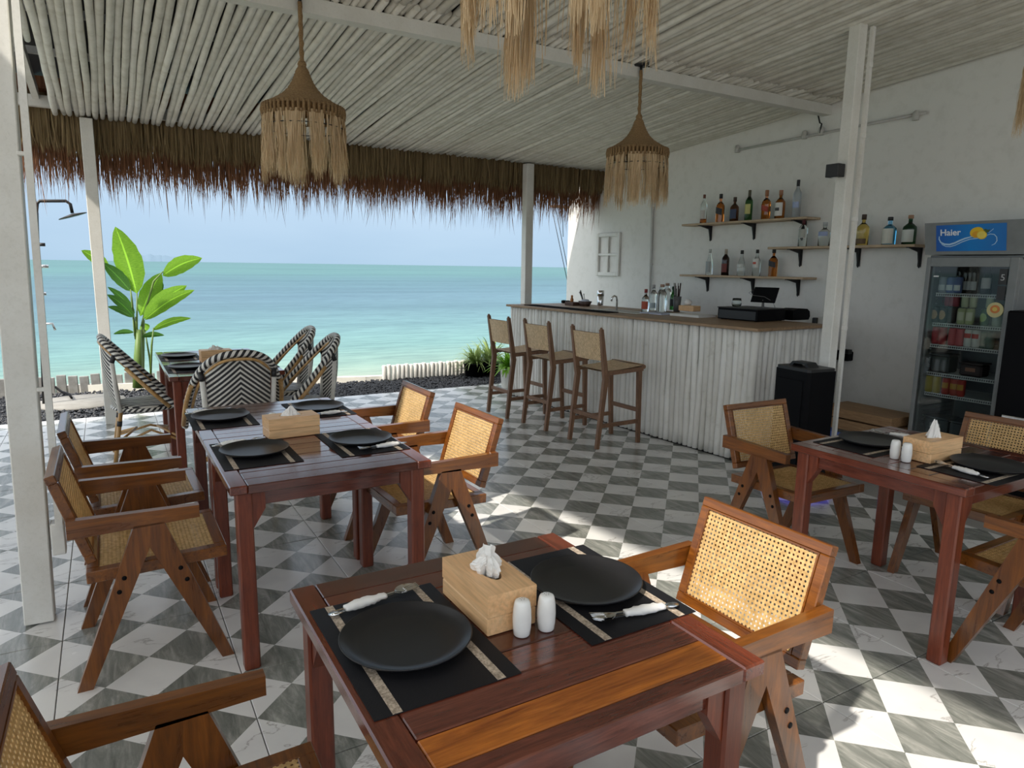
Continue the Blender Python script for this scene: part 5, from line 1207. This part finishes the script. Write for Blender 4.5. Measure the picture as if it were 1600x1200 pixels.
# ================================================================== LAMPS
def make_lamp(label, cord, seed=5, extra=0.0):
    """origin at the ceiling fixing"""
    t=thing('pendant_lamp',label,'lamp',group='jute tassel pendant lamps')
    MB().lathe([(0,-.012),(.05,-.012),(.055,0),(0,.0)],n=20,close=False).build('ceiling_rose',M_BLACK,t)
    MB().tube([(0,0,-.01),(0,0,-.06)],.010,8).build('lamp_cord',M_BLACK,t)
    pts=[(.0015*math.sin(i*2.3),.0015*math.cos(i*1.7),-.04-(cord-.04)*i/14) for i in range(15)]
    MB().tube(pts,[.0125+.002*math.sin(i*3) for i in range(15)],10).build('rope_cord',M_JUTE,t)
    zt=-cord; prof=[]
    base=[(.016,.03),(.024,.012),(.020,0),(.034,-.020),(.046,-.055),(.060,-.085),(.085,-.125),(.120,-.160),(.175,-.195),(.208,-.213),(.225,-.220),(.228,-.235)]
    for i in range(len(base)-1):
        (r0,z0),(r1,z1)=base[i],base[i+1]; k=4
        for j in range(k): u=j/k; prof.append((r0+(r1-r0)*u+(.003 if j%2 else 0),zt+z0+(z1-z0)*u))
    prof.append((.228,zt-.235)); prof2=[(r-.006,z-.004) for r,z in prof[::-1]]
    MB().lathe(prof+prof2,n=44,close=False).build('woven_cone',M_JUTE,t)
    kn=MB()
    for i in range(52):
        a=2*PI*i/52; kn.tube([(.226*math.cos(a),.226*math.sin(a),zt-.222),(.232*math.cos(a),.232*math.sin(a),zt-.25),(.227*math.cos(a),.227*math.sin(a),zt-.285)],.0085,6)
    kn.build('knotted_band',M_JUTE,t); t['x']=0
    for zz in (-.285,-.34): MB().tube([(.226*math.cos(2*PI*i/40),.226*math.sin(2*PI*i/40),zt+zz) for i in range(41)],.003,5,cap=False).build('hoop',M_BLACK if zz<-.3 else M_JUTE,t)
    m=MB(); V=[];Fc=[]; rg=random.Random(seed)
    for k in range(1700):
        a0=2*PI*rg.random(); cl=.5+.5*math.sin(a0*13+1)*math.sin(a0*23)
        if rg.random()>.12: q=23 if seed!=11 else 15; a0=(round(a0/(2*PI)*q)+.28*math.sin(round(a0/(2*PI)*q)*2.7))/q*2*PI+rg.gauss(0,.050 if seed!=11 else .045)
        L=.27+extra*abs(math.sin(a0*3.1))+.10*rg.random()+.03*math.sin(a0*5)-(.05 if rg.random()<.2 else 0); r0=.227; wd=rg.uniform(.0014,.0030); da=rg.gauss(0,.035); dr=rg.uniform(-.012,.02); b=len(V); n=6; th=rg.uniform(-.8,.8)
        for i in range(n):
            u=i/(n-1); a=a0+da*u*u+.012*math.sin(u*7+a0*9); r=r0+dr*u+.006*math.sin(u*9+a0*31); x,y=r*math.cos(a),r*math.sin(a); z=zt-.27-L*u; ws=wd*(1-.7*u)
            tx,ty=-math.sin(a+th)*ws,math.cos(a+th)*ws; V+=[(x-tx,y-ty,z),(x+tx,y+ty,z)]
        Fc+=[(b+2*i,b+2*i+1,b+2*i+3,b+2*i+2) for i in range(n-1)]
    m.add(V,Fc); o=m.build('tassel_fringe',M_TASSEL,t); o['kind']='stuff'
    return t
l1=make_lamp('tasselled jute pendant lamp hanging left, above the long table',.385); l1.location=(1.066,4.235,zc(4.23)+.0)
dup(l1,(3.575,4.235,zc(4.2)),1.1,'tasselled jute pendant lamp hanging toward the bar, in front of the wall')
l3=make_lamp('tasselled lamp cut by the top picture edge, only its fringe visible',.47,11,.11); l3.location=(1.02,1.53,zc(1.53)+.0)
dup(l1,(4.02,1.60,zc(1.6)),.7,'tasselled lamp at the right picture edge, barely in view')

# ================================================================== PLANTS AND SHOWER
def leaf(parent, base, tip, width, mt, seed=0, bend=.12, up=(0,0,1), fold=.25, name='leaf', drop=0):
    base=Vector(base); tip=Vector(tip); ax=tip-base; L=ax.length; d=ax/L
    rg=random.Random(seed); view=Vector((.25,1,.1)).normalized(); sd=d.cross(view).normalized(); nrm=sd.cross(d).normalized()
    n=12; V=[];uv=[]
    for i in range(n+1):
        u=i/n; w_=width/2*(math.sin(PI*min(1,u**.85))**.75)*(1 if i not in(0,n) else .03)
        c=base+ax*u+Vector((0,0,1))*bend*L*math.sin(PI*u)*.5+nrm*.05*L*math.sin(PI*u)
        for j in range(5):
            v=(j-2)/2; V.append(c+sd*w_*v*(1+.04*math.sin(u*30+seed))+nrm*w_*abs(v)*fold); uv.append((.5+v/2,u))
    m=MB(); m.add(V,[(i*5+j,i*5+j+1,(i+1)*5+j+1,(i+1)*5+j) for i in range(n) for j in range(4)],True); m.uv=uv
    return m.build(name,mt,parent)
PY=9.45
bp=thing('broad_leafed_plant','tall broad leafed tropical plant beside the white post at the water edge','plant',at(221,604,Y=PY))
O_=bp.location.copy()
def A(px,py,dy=0): return at(px,py,Y=PY+dy)-O_
def stem(pts,r): 
    MB().tube(pts,r,8).build('stem',M_STEM,bp)
stem([A(215,606),A(216,560),A(217,515)],[.055,.05,.03]); stem([A(219,606,.05),A(221,560,.05),A(224,500,.05)],[.045,.035,.016])
for pts in ([A(214,530),A(214,458)],[A(212,530),A(206,470),A(204,452)],[A(222,505,.05),A(240,440,.05),A(255,424,.05)],[A(221,510,.02),A(224,496,.02)],[A(237,598,.1),A(234,560,.1),A(226,515,.1)],[A(235,598,-.1),A(237,540,-.1),A(240,512,-.1)],[A(213,520),A(212,495)],[A(211,525),A(208,500)]):
    stem(pts,[.012]*(len(pts)-1)+[.007])
for i,(b,t_,w_,mt_,dy) in enumerate((((214,459),(180,354),.31,M_LEAF,0),((254,431),(316,403),.20,M_LEAF,.05),((219,494),(252,426),.22,M_LEAF,.08),((224,498),(292,446),.19,M_LEAF,-.05),((226,500),(304,453),.15,M_LEAF,-.12),
     ((204,455),(160,410),.15,M_LEAF_D,0),((170,418),(127,391),.14,M_LEAF,.02),((211,490),(168,448),.09,M_LEAF_D,.05),((210,496),(167,460),.11,M_LEAF_D,-.05),((207,496),(168,479),.08,M_LEAF_D,-.1),
     ((238,516),(299,497),.09,M_LEAF,-.1),((222,526),(257,524),.07,M_LEAF_D,0),((209,519),(177,522),.06,M_LEAF_D,.05),((228,518),(222,505),.12,M_LEAF,.1),((240,470),(250,432),.15,M_LEAF_D,.15))):
    leaf(bp,A(*b,dy),A(*t_,dy*1.4),w_,mt_,i,bend=(.05 if i in(0,5,6) else .14))
def potted(label, p, pr, ph, potm, n, L, w_, mt_, spread=1.0, cat='plant', white=False):
    t=thing('potted_plant',label,cat,p,0,'potted plants beside the bar')
    MB().lathe([(0,0),(pr*.74,0),(pr*.82,.01),(pr*.98,ph*.9),(pr*1.05,ph*.9),(pr*1.05,ph),(pr*.93,ph),(pr*.90,ph*.85),(0,ph*.85)],n=32,close=False).build('pot',potm,t)
    m=MB(); rg=random.Random(int(p[0]*100)); V=[];F=[];uv=[]
    for k in range(n):
        a=rg.uniform(0,2*PI); l=L*rg.uniform(.6,1.1); e=rg.uniform(.35,1.25); wd=w_*rg.uniform(.7,1.1); b=len(V); seg=6
        for i in range(seg+1):
            u=i/seg; hr=l*spread*u*math.cos(e)*(1+.3*u); z=ph*.85+l*u*math.sin(e)*1.25-l*.75*u*u*u*(1.1-math.sin(e)*.6); ww=wd*math.sin(PI*min(.97,u*.8+.18))
            x,y=hr*math.cos(a)+.03*math.cos(a*7),hr*math.sin(a)+.03*math.sin(a*7); V+=[(x-ww*math.sin(a),y+ww*math.cos(a),z),(x+ww*math.sin(a),y-ww*math.cos(a),z)]; uv+=[(0,u),(1,u)]
        F+=[(b+2*i,b+2*i+1,b+2*i+3,b+2*i+2) for i in range(seg)]
    m.add(V,F,True); m.uv=uv; o=m.build('foliage',mt_,t); o['kind']='stuff'; return t
q=at(742,588,Z=-.02); potted('spider plant in a black pot nearest the white log edging',(q.x,q.y-.0,-.02),.165,.20,M_BLACKP,150,.36,.011,M_SPIDER)
q=at(764,586,Z=-.02); potted('taller striped spider plant in black pot behind the bar stool legs',(q.x+.02,q.y+.02,-.02),.14,.20,M_BLACKP,120,.48,.014,M_SPIDER)
q=at(797,607,Z=0.); potted('lime green leafy plant in a white pot beside the end of the bar',(q.x+.03,q.y+.05,0),.135,.26,M_WHITEP,130,.30,.024,M_LIME)
q=at(66,610,Z=-.03)
SY=8.9
def S_(px,py): return at(px,py,Y=SY)
b0=at(67,612,Y=SY); t=thing('outdoor_shower','dark outdoor shower pipe with round rain head beside the left posts','shower',(b0.x,SY,0)); B0=Vector((b0.x,SY,0))
top=S_(57,330); 
MB().tube([(0,0,0),(top.x-b0.x,0,top.z),S_(58,318)-B0,S_(62,314)-B0,S_(103,314)-B0,S_(110,319)-B0,S_(113,333)-B0],.017,10).build('shower_pipe',M_BLACK,t)
hq=S_(114,338)-B0; MB().lathe([(0,.03),(.03,.025),(.135,.008),(.14,0),(0,0)],n=32,close=False).build('shower_head',M_BLACK,t,loc=hq,rot=(0,-.32,0))
for py,l_ in ((382,.06),(416,.09),(459,.07)): p_=S_(60,py)-B0; MB().tube([p_,(p_.x+l_,0,p_.z)],.018,8).build('valve',M_STEEL if py!=382 else M_BLACK,t)
p_=S_(68,506)-B0; MB().tube([p_,(p_.x+.08,0,p_.z),(p_.x+.10,0,p_.z-.07)],.012,8).build('hand_tap',M_STEEL,t)
t['x']=0
for o in bpy.data.objects:
    if 'x' in o.keys(): del o['x']
